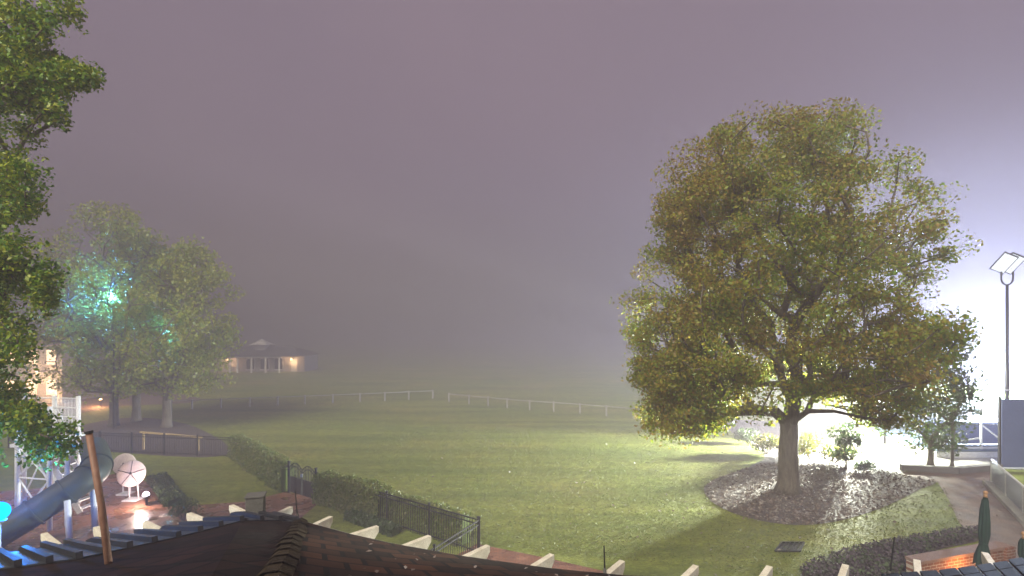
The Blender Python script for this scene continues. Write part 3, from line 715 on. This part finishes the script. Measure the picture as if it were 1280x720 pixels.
# ------------------------------------------------------------------ pavilion far across the field
pb_ = gp(330, 466); PY = pb_.y; kx = PY / F
X = lambda px: (px - 640) * kx
e = thing('pavilion', 'long white pavilion with columns and a small cupola far across the field', 'building', pb_)
O = pb_
m = MB(); m.box(((X(228) + X(374)) / 2, PY + 5.2, 1.35), (X(374) - X(228), 6, 2.7)); m.build('wall', M['wallwhite'], e, O)
m = MB(); x0, x1, y0, y1, zr, ze = X(222), X(378), PY - .6, PY + 9, 4.3, 2.75
m.add([(x0, y0, ze), (x1, y0, ze), (x1, y1, ze), (x0, y1, ze), (x0 + 3.5, PY + 4, zr), (x1 - 3.5, PY + 4, zr)], [(0, 1, 5, 4), (1, 2, 5), (2, 3, 4, 5), (3, 0, 4), (3, 2, 1, 0)])
rf = m.build('roof', M['roofdark'], e, O)
m = MB(); cx = X(316); cz = 3.6
m.box((cx, PY + 3.2, cz + .5), (1.7, 1.7, 1.0)); m.build('cupola', M['wallwhite'], e, O)
m = MB(); m.add([(cx - 1.5, PY + 1.7, cz + 1.0), (cx + 1.5, PY + 1.7, cz + 1.0), (cx + 1.5, PY + 4.7, cz + 1.0), (cx - 1.5, PY + 4.7, cz + 1.0), (cx, PY + 3.2, cz + 2.0)], [(0, 1, 4), (1, 2, 4), (2, 3, 4), (3, 0, 4), (3, 2, 1, 0)]); m.build('cupola_roof', M['wallwhite'], e, O)
m = MB(); m.box(((X(286) + X(352)) / 2, PY - .15, 2.62), (X(352) - X(286) + .3, .25, .24)); m.build('porch_beam', M['white'], e, O)
for p in (288, 297.5, 315, 332.5, 349.5): MB().tube([(X(p), PY - .15, 0), (X(p), PY - .15, 2.5)], [.14, .11], 10).build('column', M['white'], e, O)
for p in (305, 323, 341):
    f = MB(); f.box((X(p), PY + 2.17, 1.25), (1.5, .08, 2.0)); fo = f.build('window', M['white'], e, O)
    for q in (-.37, .37): 
        w_ = MB(); w_.box((X(p) + q - O.x, PY + 2.11 - O.y, 1.3 - O.z), (.62, .06, 1.75)); w_.build('pane', M['glassdark'], fo)
MB().box((X(361), PY + 2.14, 1.1), (1.0, .1, 2.1)).build('door', M['white'], e, O)
LIGHTS = []
def light(name, kind, loc, energy, col, radius=.1, **kw):
    l = bpy.data.lights.new(name, kind); l.energy = energy; l.color = col; l.shadow_soft_size = radius
    for k, v in kw.items(): setattr(l, k, v)
    o = bpy.data.objects.new(name, l); C.objects.link(o); o.location = loc; return o
def wall_lamp(px, py, Y, p, label, group='warm wall lamps of the far buildings', col=(1, .6, .3), r=.16):
    q = at(px, py, Y); e = thing('wall_lamp', label, 'lamp', q, group)
    MB().ball(q, r, nu=10, nv=6).build('globe', M['lamp_warm'], e, q)
    MB().bar(q + Vector((0, 0, r)), q + Vector((0, .35, r + .05)), .06, .06).build('bracket', M['iron'], e, q)
    l = light('lamp_light', 'POINT', q + Vector((0, -.25, -.1)), p, col, r); l.parent = e; l.location = (0, -.3, -.1)
wall_lamp(284, 449, PY + 1.6, 230, 'warm lamp at the left end of the pavilion porch')
wall_lamp(364, 449, PY + 1.6, 230, 'warm lamp at the right end of the pavilion, beside its door')
wall_lamp(236, 452, PY + 1.6, 300, 'warm lamp on the pavilion glimpsed through the rightmost shade tree')

# house glimpsed at far left
hb = gp(40, 505); HY = hb.y; kx2 = HY / F; X2 = lambda px: (px - 640) * kx2
e = thing('house', 'pale house glimpsed behind the leaves at the far left', 'building', hb)
m = MB(); m.box((X2(10), HY + 4, 3.2), (X2(72) - X2(-52), 7, 6.4)); m.build('wall', M['wallwhite'], e, hb)
m = MB(); xa, xb = X2(-58), X2(78); m.add([(xa, HY - .2, 6.4), (xb, HY - .2, 6.4), (xb, HY + 8.2, 6.4), (xa, HY + 8.2, 6.4), (xa, HY + 4, 9), (xb, HY + 4, 9)], [(0, 1, 5, 4), (1, 2, 5), (2, 3, 4, 5), (3, 0, 4), (3, 2, 1, 0)]); m.build('roof', M['roofdark'], e, hb)
for p, z in ((34, 1.6), (60, 1.6), (34, 4.6), (60, 4.6), (8, 1.6), (8, 4.6)):
    f = MB(); f.box((X2(p), HY + .44, z), (1.1, .12, 1.6)); fo = f.build('window', M['white'], e, hb)
    w_ = MB(); w_.box((X2(p) - hb.x, HY + .37 - hb.y, z), (.9, .06, 1.4)); w_.build('pane', M['lamp_warm_soft'], fo)
wall_lamp(64, 488, HY - .3, 380, 'brightest warm lamp on the front of the house at far left')
wall_lamp(46, 466, HY - .3, 300, 'small warm lamp above the brightest one on the house at far left')
# low ground lamps on the drive
def ground_lamp(px, py, p, label, col, mat, h=.45, group=None):
    b = gp(px, py); e = thing('ground_lamp', label, 'lamp', b, group)
    MB().tube([b, b + Vector((0, 0, h))], .05, 10).build('stake', M['iron'], e, b)
    MB().tube([b + Vector((0, 0, h)), b + Vector((0, 0, h + .05)), b + Vector((0, 0, h + .2))], [.06, .13, .14], 12).build('housing', M['iron'], e, b)
    MB().ball(b + Vector((0, -.03, h + .22)), .12, nu=10, nv=6).build('lens', mat, e, b)
    l = light('lamp_light', 'POINT', (0, 0, 0), p, col, .1); l.parent = e; l.location = (-.1, -.2, h + .35)
ground_lamp(126, 508, 500, 'low orange lamp on the drive beyond the shade trees', (1, .5, .2), M['lamp_warm'])
ground_lamp(183, 632, 150, 'glaring white lamp on the wet brick plaza beside the pale discs', (1.0, .76, .66), M['lamp_violet'], .25)

# two pale discs on the plaza
def disc(cx, cy, Y, r, ribs, label, py_base):
    c = at(cx, cy, Y); base = Vector((c.x, c.y, 0.012))
    e = thing('tilted_disc', label, 'disc', base, 'pale round discs standing on the plaza')
    n = (Vector((0.25, -1, .28))).normalized(); u = n.cross(Vector((0, 0, 1))).normalized(); v = u.cross(n) * -1
    if v.z < 0: v = -v
    top = MB(); K = 40; vs = []; fs = []
    prof = [(0, .10), (.35, .085), (.7, .05), (.95, .0), (1.0, -.025), (.97, -.05)]
    for q, dz in prof:
        for k in range(K):
            a = 2 * math.pi * k / K; vs.append(c + (u * math.cos(a) + v * math.sin(a)) * r * max(q, .001) + n * dz * r)
    for j in range(len(prof) - 1):
        for k in range(K): fs.append((j * K + k, j * K + (k + 1) % K, (j + 1) * K + (k + 1) % K, (j + 1) * K + k))
    fs.append(tuple((len(prof) - 1) * K + k for k in range(K)))
    top.add(vs, fs); top.build('disc', M['disc'], e, base, smooth=True)
    if ribs:
        for k in range(5):
            a = math.pi / 2 + 2 * math.pi * k / 5
            d = u * math.cos(a) + v * math.sin(a)
            MB().tube([c + n * (.105 * r), c + d * r * .35 + n * (.095 * r), c + d * r * .7 + n * (.06 * r), c + d * r * .97 + n * .01], [.012, .014, .014, .012], 6).build('rib', M['iron'], e, base)
    MB().ball(c + n * .11 * r, .05).build('hub', M['iron'], e, base)
    for sx in (-.3, .3):
        p = c + u * sx * r - n * .12; MB().tube([p, Vector((p.x, p.y + .1, .03))], .028, 8).build('leg', M['steel'], e, base)
    q = base + Vector((0, .1, 0)); MB().box((q.x, q.y, .04), (r * 1.1, .5, .05)).build('foot_plate', M['steel'], e, base)
disc(155, 580, 23.0, .47, False, 'farther pale round disc, plain and partly hidden behind the ribbed one', 610)
disc(164, 592, 22.2, .56, True, 'nearer pale round disc with five dark ribs, lit from below on the wet plaza', 618)

# ------------------------------------------------------------------ water slide and its white tower
TY = 19.2; kt = TY / F
tb = gp(62, 660); e = thing('slide_tower', 'white steel slide tower with braces and stairs at the left edge', 'tower', tb)
posts = [(22, TY), (62, TY - .3), (84, TY + .2), (30, TY + 2.6), (68, TY + 2.8), (98, TY + 2.6)]
PP = [Vector(((px - 640) / F * y, y, 0)) for px, y in posts]
for i, p in enumerate(PP): MB().tube([p, p + Vector((0, 0, 4.6 if i != 2 else 3.3))], .085, 10).build('post', M['steel'], e, tb, smooth=True)
m = MB(); 
xs = [p.x for p in PP]; m.box((PP[0].x + .3, TY + 1.0, 3.1), (1.0, 2.2, .12)); m.build('platform', M['steel'], e, tb)
def bars(name, segs, r=.03):
    for a, b in segs: MB().tube([a, b], r, 6).build(name, M['steel'], e, tb)
Z = lambda z: Vector((0, 0, z))
bars('brace', [(PP[0] + Z(.3), PP[1] + Z(1.9)), (PP[1] + Z(.3), PP[0] + Z(1.9)), (PP[0] + Z(1.9), PP[1] + Z(3.1)), (PP[1] + Z(1.9), PP[0] + Z(3.1)), (PP[3] + Z(.3), PP[4] + Z(3.1)), (PP[4] + Z(.3), PP[3] + Z(3.1)), (PP[1] + Z(.5), PP[4] + Z(3)), (PP[4] + Z(.5), PP[1] + Z(3)), (PP[0] + Z(1.9), PP[1] + Z(1.9)), (PP[4] + Z(1.6), PP[5] + Z(3.1)), (PP[5] + Z(1.6), PP[4] + Z(3.1))], .032)
bars('guard_rail', [(PP[a] + Z(z), PP[b] + Z(z)) for a, b in ((0, 1), (3, 4), (4, 5), (0, 3)) for z in (3.7, 4.1, 4.5)], .028)
m = MB()
for i in range(18):
    p = PP[4].lerp(PP[5], i / 17); m.tube([p + Z(3.3), p + Z(4.45)], .012, 5)
m.build('baluster', M['steel'], e, tb)
# stair on the right of the tower
s0, s1 = Vector((PP[5].x + 1.3, TY + 1.6, .15)), Vector((PP[5].x - .1, TY + 1.2, 3.25))
st = MB()
for off in (-.45, .45): st.bar(s0 + Vector((0, off, 0)), s1 + Vector((0, off, 0)), .06, .2)
so = st.build('stair', M['steel'], e, tb)
for i in range(11):
    p = s0.lerp(s1, (i + .5) / 11); q = MB(); q.box(p - tb, (.24, .84, .04)); q.build('tread', M['steel'], so)
q = MB()
for off in (-.45, .45):
    q.tube([s0 + Vector((0, off, 1.0)) - tb, s1 + Vector((0, off, 1.0)) - tb], .022, 6)
    for t in (0.02, .33, .66, .98): p = s0.lerp(s1, t) + Vector((0, off, 0)) - tb; q.tube([p, p + Z(1.0)], .018, 6)
q.build('handrail', M['steel'], so)

# tube slide
path = [at(-45, 693, 16.4), at(-8, 671, 17.0), at(34, 646, 17.6), at(76, 619, 18.2), at(106, 599, 18.7), at(119, 588, 19.3), at(121, 574, 20.2), at(117, 560, 21.2)]
sb = Vector((path[0].x, path[0].y, 0)); e = thing('tube_slide', 'dark grey tube water slide sloping down to the left past the white tower', 'slide', sb)
def cr(path, k=5):
    out = []; p = [path[0]] + path + [path[-1]]
    for i in range(1, len(p) - 2):
        for j in range(k):
            t = j / k; a, b, c, d = p[i - 1], p[i], p[i + 1], p[i + 2]
            out.append(.5 * ((2 * b) + (c - a) * t + (2 * a - 5 * b + 4 * c - d) * t * t + (3 * b - a - 3 * c + d) * t ** 3))
    return out + [path[-1]]
fine = cr(path); MB().tube(fine, .47, 28, caps=False).tube(fine, .44, 28, caps=False).build('tube', M['tube'], e, sb, smooth=True)
for i in (5, 11, 16, 21, 27):
    a = fine[i]; d = (fine[i + 1] - fine[i - 1]).normalized() * .035
    MB().tube([a - d, a + d], .525, 28).build('flange', M['tube'], e, sb)
for (px, pt, pbm, y) in ((87, 625, 690, 18.0), (119, 606, 676, 19.0)):
    b = Vector(((px - 640) / F * y, y, 0)); t = at(px - 3, pt, y); MB().tube([b, t], .10, 12).build('leg', M['steel'], e, sb, smooth=True)

# blue lamp on a post
bp = at(-2, 645, 11.6); bb = Vector((bp.x, bp.y, 0))
e = thing('blue_lamp', 'glowing blue lamp on a white post at the left edge below the slide', 'lamp', bb)
MB().tube([bb, bp - Z(.12)], .045, 10).build('post', M['steel'], e, bb)
MB().tube([bp - Z(.14), bp - Z(.1)], [.12, .15], 14).build('collar', M['steel'], e, bb)
MB().ball(bp + Z(.1), .21, nu=16, nv=10).build('globe', M['lamp_blue'], e, bb, smooth=True)
l = light('lamp_light', 'SPOT', (0, 0, 0), 900, (.02, .26, 1.0), .15); l.parent = e; l.location = bp - bb + Vector((.1, .22, .1)); l.data.spot_size = R(120); l.data.spot_blend = .6; l.rotation_euler = Vector((-.35, .9, .2)).to_track_quat('-Z', 'Y').to_euler()
l = light('glow_light', 'POINT', (0, 0, 0), 200, (.02, .26, 1.0), .15); l.parent = e; l.location = bp - bb + Vector((.15, .3, .2))

# cyan floodlight in the middle of the shade trees
cp = at(142, 374, 38.2); cb = Vector((cp.x, cp.y, 0))
e = thing('tree_floodlight', 'cyan floodlight on a thin pole glowing inside the shade tree crowns', 'lamp', cb)
MB().tube([cb, cp], [.07, .045], 10).build('pole', M['iron'], e, cb)
MB().box(cp + Z(.12), (.5, .25, .35)).build('housing', M['iron'], e, cb)
MB().box(cp + Vector((0, -.135, .12)), (.44, .02, .3)).build('lens', M['lamp_cyan'], e, cb)
l = light('lamp_light', 'POINT', (0, 0, 0), 3600, (.09, .36, 1.0), .25); l.parent = e; l.location = cp - cb + Vector((0, -.5, .1))
e = thing('tree_floodlight', 'second cyan floodlight on a thin pole inside the rightmost shade tree crown', 'lamp', gp(214, 530))
cb2 = gp(214, 530); cp2 = at(214, 415, cb2.y)
MB().tube([cb2, cp2], [.07, .045], 10).build('pole', M['iron'], e, cb2)
MB().box(cp2 + Z(.12), (.45, .25, .3)).build('housing', M['iron'], e, cb2)
MB().box(cp2 + Vector((0, -.135, .12)), (.4, .02, .26)).build('lens', M['lamp_cyan'], e, cb2)
l = light('lamp_light', 'POINT', (0, 0, 0), 500, (.12, .5, 1.0), .15); l.parent = e; l.location = cp2 - cb2 + Vector((0, -.5, .1))

# ------------------------------------------------------------------ paddle court on the right
o0 = gp(1130, 583); ct = thing('paddle_court', 'raised paddle court with blue screens and pale bracing on the right', 'court', o0)
cy0, cy1, cx0, cx1 = 29.6, 40.0, 24.6, 40.0
MB().box(((cx0 + cx1) / 2, (cy0 + cy1) / 2, .42), (cx1 - cx0, cy1 - cy0, .12)).build('deck', M['deck'], ct, o0)
MB().box(((cx0 + cx1) / 2, cy0 - .03, .17), (cx1 - cx0, .05, .34)).build('skirt', M['white'], ct, o0)
MB().box((cx0 - .03, (cy0 + cy1) / 2, .17), (.05, cy1 - cy0, .34)).build('skirt', M['white'], ct, o0)
hpost = 3.6
for x in (cx0 + .1, cx0 + 2.6, cx0 + 5.2, cx0 + 7.8):
    MB().box((x, cy0 + .08, .48 + hpost / 2), (.09, .09, hpost)).build('post', M['iron'] if x < cx0 + 1 else M['steel'], ct, o0)
for z in (.55, 1.9, 3.9):
    MB().bar((cx0, cy0 + .08, z), (cx1, cy0 + .08, z), .05, .07).build('rail', M['iron'] if z == 1.9 else M['steel'], ct, o0)
for x in (cx0 + .1, cx0 + 2.6, cx0 + 5.2):
    MB().bar((x + .1, cy0 + .1, 1.85), (x + 1.25, cy0 + .1, .95), .05, .07).build('brace', M['steel'], ct, o0)
    MB().bar((x + 1.25, cy0 + .1, .95), (x + 2.4, cy0 + .1, 1.1), .05, .07).build('brace', M['steel'], ct, o0)
MB().box(((cx0 + cx1) / 2 , cy0 + 1.4, 1.15), (cx1 - cx0 - .4, .05, 1.3)).build('windscreen', M['screen'], ct, o0)
# tall dark screen at the frame edge
sp = gp(1254, 589); e = thing('screen_panel', 'tall dark blue screen panel rising from the path edge at the right frame edge', 'screen', sp)
MB().box((sp.x + 2.0, sp.y + .2, 1.95), (3.8, .05, 3.6)).build('mesh', M['screen'], e, sp)
for x in (0, 2, 4): MB().box((sp.x + x, sp.y + .2, 1.95), (.1, .1, 3.9)).build('post', M['iron'], e, sp)
# low kerb wall
k0, k1, k2 = gp(1126, 588), gp(1196, 592), gp(1250, 587)
e = tag(MB().bar(k0 + Z(.16), k1 + Z(.16), .3, .32).bar(k1 + Z(.161), k2 + Z(.161), .3, .32).build('kerb_wall', M['kerb'], None, k0, bevel=.01), 'low curved kerb wall along the front of the court', 'wall')
# guard panels on a concrete curb
q0, q1 = gp(1234, 605), gp(1330, 704)
dq = (q1 - q0).normalized(); nq = Vector((dq.y, -dq.x, 0))
if nq.x < 0: nq = -nq
e = thing('guard_fence', 'grey guard panels standing on a pale curb beside the path at the right', 'fence', q0)
MB().bar(q0 + Z(.09), q1 + Z(.09), .35, .18).build('curb', M['concrete'], e, q0, bevel=.01)
LQ = (q1 - q0).length; nP = 4
for i in range(nP):
    a = q0.lerp(q1, (i + .03) / nP + .02) + nq * .12; b = q0.lerp(q1, (i + .97) / nP + .02) + nq * .12
    MB().bar(a + Z(.70), b + Z(.70), .03, .96).build('panel', M['guard'], e, q0)
for i in range(nP + 1):
    a = q0.lerp(q1, i / nP + .02) + nq * .12; MB().box(a + Z(.62), (.06, .06, 1.2)).build('post', M['steel'], e, q0)
a, b = q0.lerp(q1, .02) + nq * .12, q0.lerp(q1, 1.02) + nq * .12
MB().bar(a + Z(1.235), b + Z(1.235), .07, .05).build('handrail', M['steel'], e, q0)

# floodlight pole with two heads (dim)
lp_ = at(1259, 392, 31.5); lb = Vector((lp_.x, lp_.y, 0)); kz = 31.5 / F
e = thing('floodlight_pole', 'tall dark pole carrying two tilted floodlight heads at the right edge', 'lamp post', lb)
tz = at(1259, 356, 31.5).z
MB().tube([lb, lb + Z(tz)], [.13, .075], 12).build('pole', M['iron'], e, lb, smooth=True)
m = MB(); arc = [lb + Vector((.36 * math.cos(a), 0, tz + .36 + .36 * math.sin(a) * 1.0)) for a in [math.pi + i * math.pi / 10 for i in range(11)]]
arc = [arc[0] + Z(.45)] + arc + [arc[-1] + Z(.45)]; m.tube(arc, .05, 8); m.build('yoke', M['iron'], e, lb, smooth=True)
for dx, dy, tilt in ((-.32, 0, 1), (.40, .25, 1)):
    c0 = lb + Vector((dx + .12, dy, tz + 1.35))
    n = Vector((-.55, -.62, -.35)).normalized(); upv = Vector((.52, -.1, .85)).normalized(); s = upv.cross(n).normalized(); upv = n.cross(s).normalized()
    mat = Matrix((s, n, upv)).transposed().to_4x4()
    hd_ = MB().box(c0, (.75, .16, 1.25), mat=mat).build('floodlight_head', M['iron'], e, lb, bevel=.02)
    MB().box(c0 + n * .085 - lb, (.66, .02, 1.12), mat=mat).build('lens', M['lamp_dim'], hd_)
    fin = MB()
    for i in range(6): fin.box(c0 - n * .12 - lb + upv * (-.5 + .2 * i), (.7, .1, .02), mat=mat)
    fin.build('cooling_fin', M['iron'], hd_)
# bright floodlights over the court
def flood(px, py, Y, power, label, r=.25, col=(.60, .74, 1.0), aim=Vector((-.8, -.6, 0)), spot=None, glow=0):
    q = at(px, py, Y); b = Vector((q.x, q.y, 0)); e = thing('floodlight', label, 'lamp', b, 'glaring white floodlights')
    MB().tube([b, q - Z(.2)], [.08, .06], 10).build('pole', M['iron'], e, b)
    aim = aim.normalized(); ang = math.atan2(aim.y, aim.x) + math.pi / 2
    MB().box(q - aim * .12, (.7, .2, .45), ang).build('housing', M['iron'], e, b, bevel=.02)
    MB().box(q - aim * .005, (.62, .03, .38), ang).build('lens', M['lamp_white'], e, b)
    l = light('lamp_light', 'SPOT' if spot else 'POINT', (0, 0, 0), power, col, r); l.parent = e; l.location = q - b + aim * .45
    if glow:
        l2 = light('spill_light', 'POINT', (0, 0, 0), glow, col, r); l2.parent = e; l2.location = l.location
    if spot:
        l.data.spot_size = R(spot[0]); l.data.spot_blend = .5; l.rotation_euler = Vector(spot[1]).to_track_quat('-Z', 'Y').to_euler()
flood(1250, 440, 58.0, 115000, 'middle one of three glaring floodlights beyond the court at the right edge', aim=Vector((-.7, -.7, 0)))
flood(1276, 455, 57.0, 115000, 'rightmost of three glaring floodlights beyond the court, cut by the frame edge', aim=Vector((-.7, -.7, 0)))
flood(1222, 468, 59.0, 115000, 'leftmost and lowest of three glaring floodlights beyond the court', aim=Vector((-.7, -.7, 0)))
flood(1106, 500, 33.0, 130000, 'glaring white floodlight on a short pole behind the maple, over the pool deck', col=(.88, .92, .76), spot=(72, (-.94, -.32, -.12)), glow=9000)

# ------------------------------------------------------------------ patio by the roof, bottom right
w0, w1 = gp(1140, 700, .62), gp(1256, 680, .62)
wd = (w1 - w0).normalized(); wn = Vector((wd.y, -wd.x, 0))
e = thing('brick_wall', 'low red brick garden wall with a soldier course cap, glowing orange', 'wall', (w0.x, w0.y, 0))
ow = Vector((w0.x, w0.y, 0))
ang = math.atan2(wd.y, wd.x); Lw = (w1 - w0).length
e.rotation_euler.z = ang
MB().box((Lw / 2, 0, .28), (Lw, .34, .56)).build('brick_face', M['wallbrick'], e)
capm = MB(); nb = int(Lw / .085)
for i in range(nb): capm.box(((i + .5) * Lw / nb, 0, .605), (Lw / nb - .012, .42, .085))
capm.build('cap', M['capbrick'], e)
MB().box((Lw - .15, -.02, .31), (.42, .46, .62)).build('pier', M['wallbrick'], e)
# warm lamp at the wall foot
q = w0.lerp(w1, .40) + wn * .55; q.z = 0
e = thing('patio_lamp', 'small warm lantern at the foot of the brick wall', 'lamp', q)
MB().box(q + Z(.03), (.2, .2, .06)).build('base', M['iron'], e, q); MB().box(q + Z(.17), (.12, .12, .2)).build('glow', M['lamp_warm'], e, q); MB().tube([q + Z(.27), q + Z(.36)], [.13, .02], 4).build('lid', M['iron'], e, q)
l = light('lamp_light', 'POINT', (0, 0, 0), 26, (1.0, .38, .1), .06); l.parent = e; l.location = (0, 0, .45)
# closed parasols
def parasol(px, tip, bot, Y, label, lean=0.0):
    t = at(px, tip, Y); b = Vector((t.x - lean, t.y, 0)); e = thing('parasol', label, 'parasol', b, 'closed green patio parasols')
    zt = t.z; zc = zt - .12; zb_ = at(px, bot, Y).z
    ax = lambda z: Vector((b.x + (t.x - b.x) * z / zt, b.y, z))
    MB().tube([b, ax(zt - .1)], .024, 10).build('pole', M['wood'], e, b)
    MB().tube([b, b + Z(.05), b + Z(.12), b + Z(.3)], [.28, .28, .06, .04], 18).build('base', M['iron'], e, b)
    MB().tube([ax(zc - .02), ax(zc + .07)], [.05, .035], 10).ball(ax(zt - .02), .055, nu=12, nv=8).build('finial', M['wood'], e, b, smooth=True)
    K = 32; m = MB(); vs = []; fs = []; rows = [(1, .05), (.93, .10), (.8, .135), (.62, .155), (.45, .165), (.36, .14), (.30, .12), (.24, .16), (.12, .22), (0, .25)]
    for j, (q, r_) in enumerate(rows):
        z = zb_ + (zc - zb_) * q
        for k in range(K):
            a = 2 * math.pi * k / K; rr_ = r_ * .66 * (1 + (.26 if q < .95 else .08) * math.cos(8 * a + q * 2.5) + .06 * math.sin(3 * a + q * 9))
            p = ax(z); vs.append(p + Vector((math.cos(a) * rr_, math.sin(a) * rr_, (-.05 * math.cos(8 * a) if q == 0 else 0))))
    for j in range(len(rows) - 1):
        for k in range(K): fs.append((j * K + k, j * K + (k + 1) % K, (j + 1) * K + (k + 1) % K, (j + 1) * K + k))
    fs.append(tuple(range(K))); m.add(vs, fs); m.build('canopy', M['canvas'], e, b, smooth=True)
    z = zb_ + (zc - zb_) * .31; MB().tube([ax(z - .015), ax(z + .015)], .105, 20).build('tie', M['canvas'], e, b)
parasol(1232, 615, 706, 14.2, 'closed dark green parasol in full view on the brick patio', .12)
parasol(1280, 666, 712, 12.4, 'closed dark green parasol half cut by the right frame edge', -.1)

# ------------------------------------------------------------------ haze, sky, sun, camera
hz = MB(); hz.box((0, 215, 14.5), (800, 570, 31.4)); ho = hz.build('haze', None) if False else None
m, nt, out = new_mat('haze_air')
pv = N(nt, 'ShaderNodeVolumePrincipled'); pv.inputs['Density'].default_value = 0.0165; pv.inputs['Color'].default_value = (.245, .218, .255, 1); pv.inputs['Anisotropy'].default_value = 0.0
nt.links.new(pv.outputs[0], out.inputs['Volume'])
ho = hz.build('haze', m); ho['kind'] = 'stuff'

w = bpy.data.worlds.new('World'); scene.world = w; w.use_nodes = True; nt = w.node_tree; nt.nodes.clear()
out = N(nt, 'ShaderNodeOutputWorld'); bg = N(nt, 'ShaderNodeBackground')
tc = N(nt, 'ShaderNodeTexCoord'); sx = N(nt, 'ShaderNodeSeparateXYZ'); nt.links.new(tc.outputs['Generated'], sx.inputs[0])
r = ramp(nt, [(0.0, (.095, .073, .095)), (0.25, (.133, .103, .142)), (0.6, (.146, .117, .149)), (1.0, (.146, .117, .149))]); nt.links.new(sx.outputs['Z'], r.inputs[0])
nz = N(nt, 'ShaderNodeTexNoise'); nz.inputs['Scale'].default_value = 1.6; nz.inputs['Detail'].default_value = 3; nt.links.new(tc.outputs['Generated'], nz.inputs['Vector'])
r2_ = ramp(nt, [(0.3, (.90, .90, .97)), (0.7, (1.12, 1.06, 1.06))]); nt.links.new(nz.outputs['Fac'], r2_.inputs[0])
mx = N(nt, 'ShaderNodeMix', data_type='RGBA', blend_type='MULTIPLY'); mx.inputs[0].default_value = 1
nt.links.new(r.outputs[0], mx.inputs[6]); nt.links.new(r2_.outputs[0], mx.inputs[7])
nt.links.new(mx.outputs[2], bg.inputs[0]); bg.inputs[1].default_value = 1.0; nt.links.new(bg.outputs[0], out.inputs[0])

fill_sun = light('fill_sun', 'SUN', (0, -20, 30), 5.0, (1.0, .93, .74)); fill_sun.data.angle = R(34)  # wide night fill, added in place of floodlights on the camera side
d = Vector((.40, .80, -.78)); fill_sun.rotation_euler = d.to_track_quat('-Z', 'Y').to_euler()

cam = bpy.data.cameras.new('camera'); co = bpy.data.objects.new('camera', cam); C.objects.link(co); scene.camera = co
co.location = (0, 0, H); co.rotation_euler = (R(90), 0, 0); cam.sensor_width = 36; cam.lens = 18.0; cam.shift_y = 50 / 1280; cam.clip_end = 3000; cam.clip_start = .05

scene.view_settings.view_transform = 'Standard'; scene.view_settings.look = 'None'; scene.view_settings.exposure = 1.0; scene.view_settings.gamma = 1
cy = scene.cycles; cy.use_denoising = True; cy.max_bounces = 6; cy.diffuse_bounces = 3; cy.glossy_bounces = 2; cy.transmission_bounces = 2; cy.volume_bounces = 1; cy.transparent_max_bounces = 8
cy.sample_clamp_indirect = 4; cy.caustics_reflective = False; cy.caustics_refractive = False
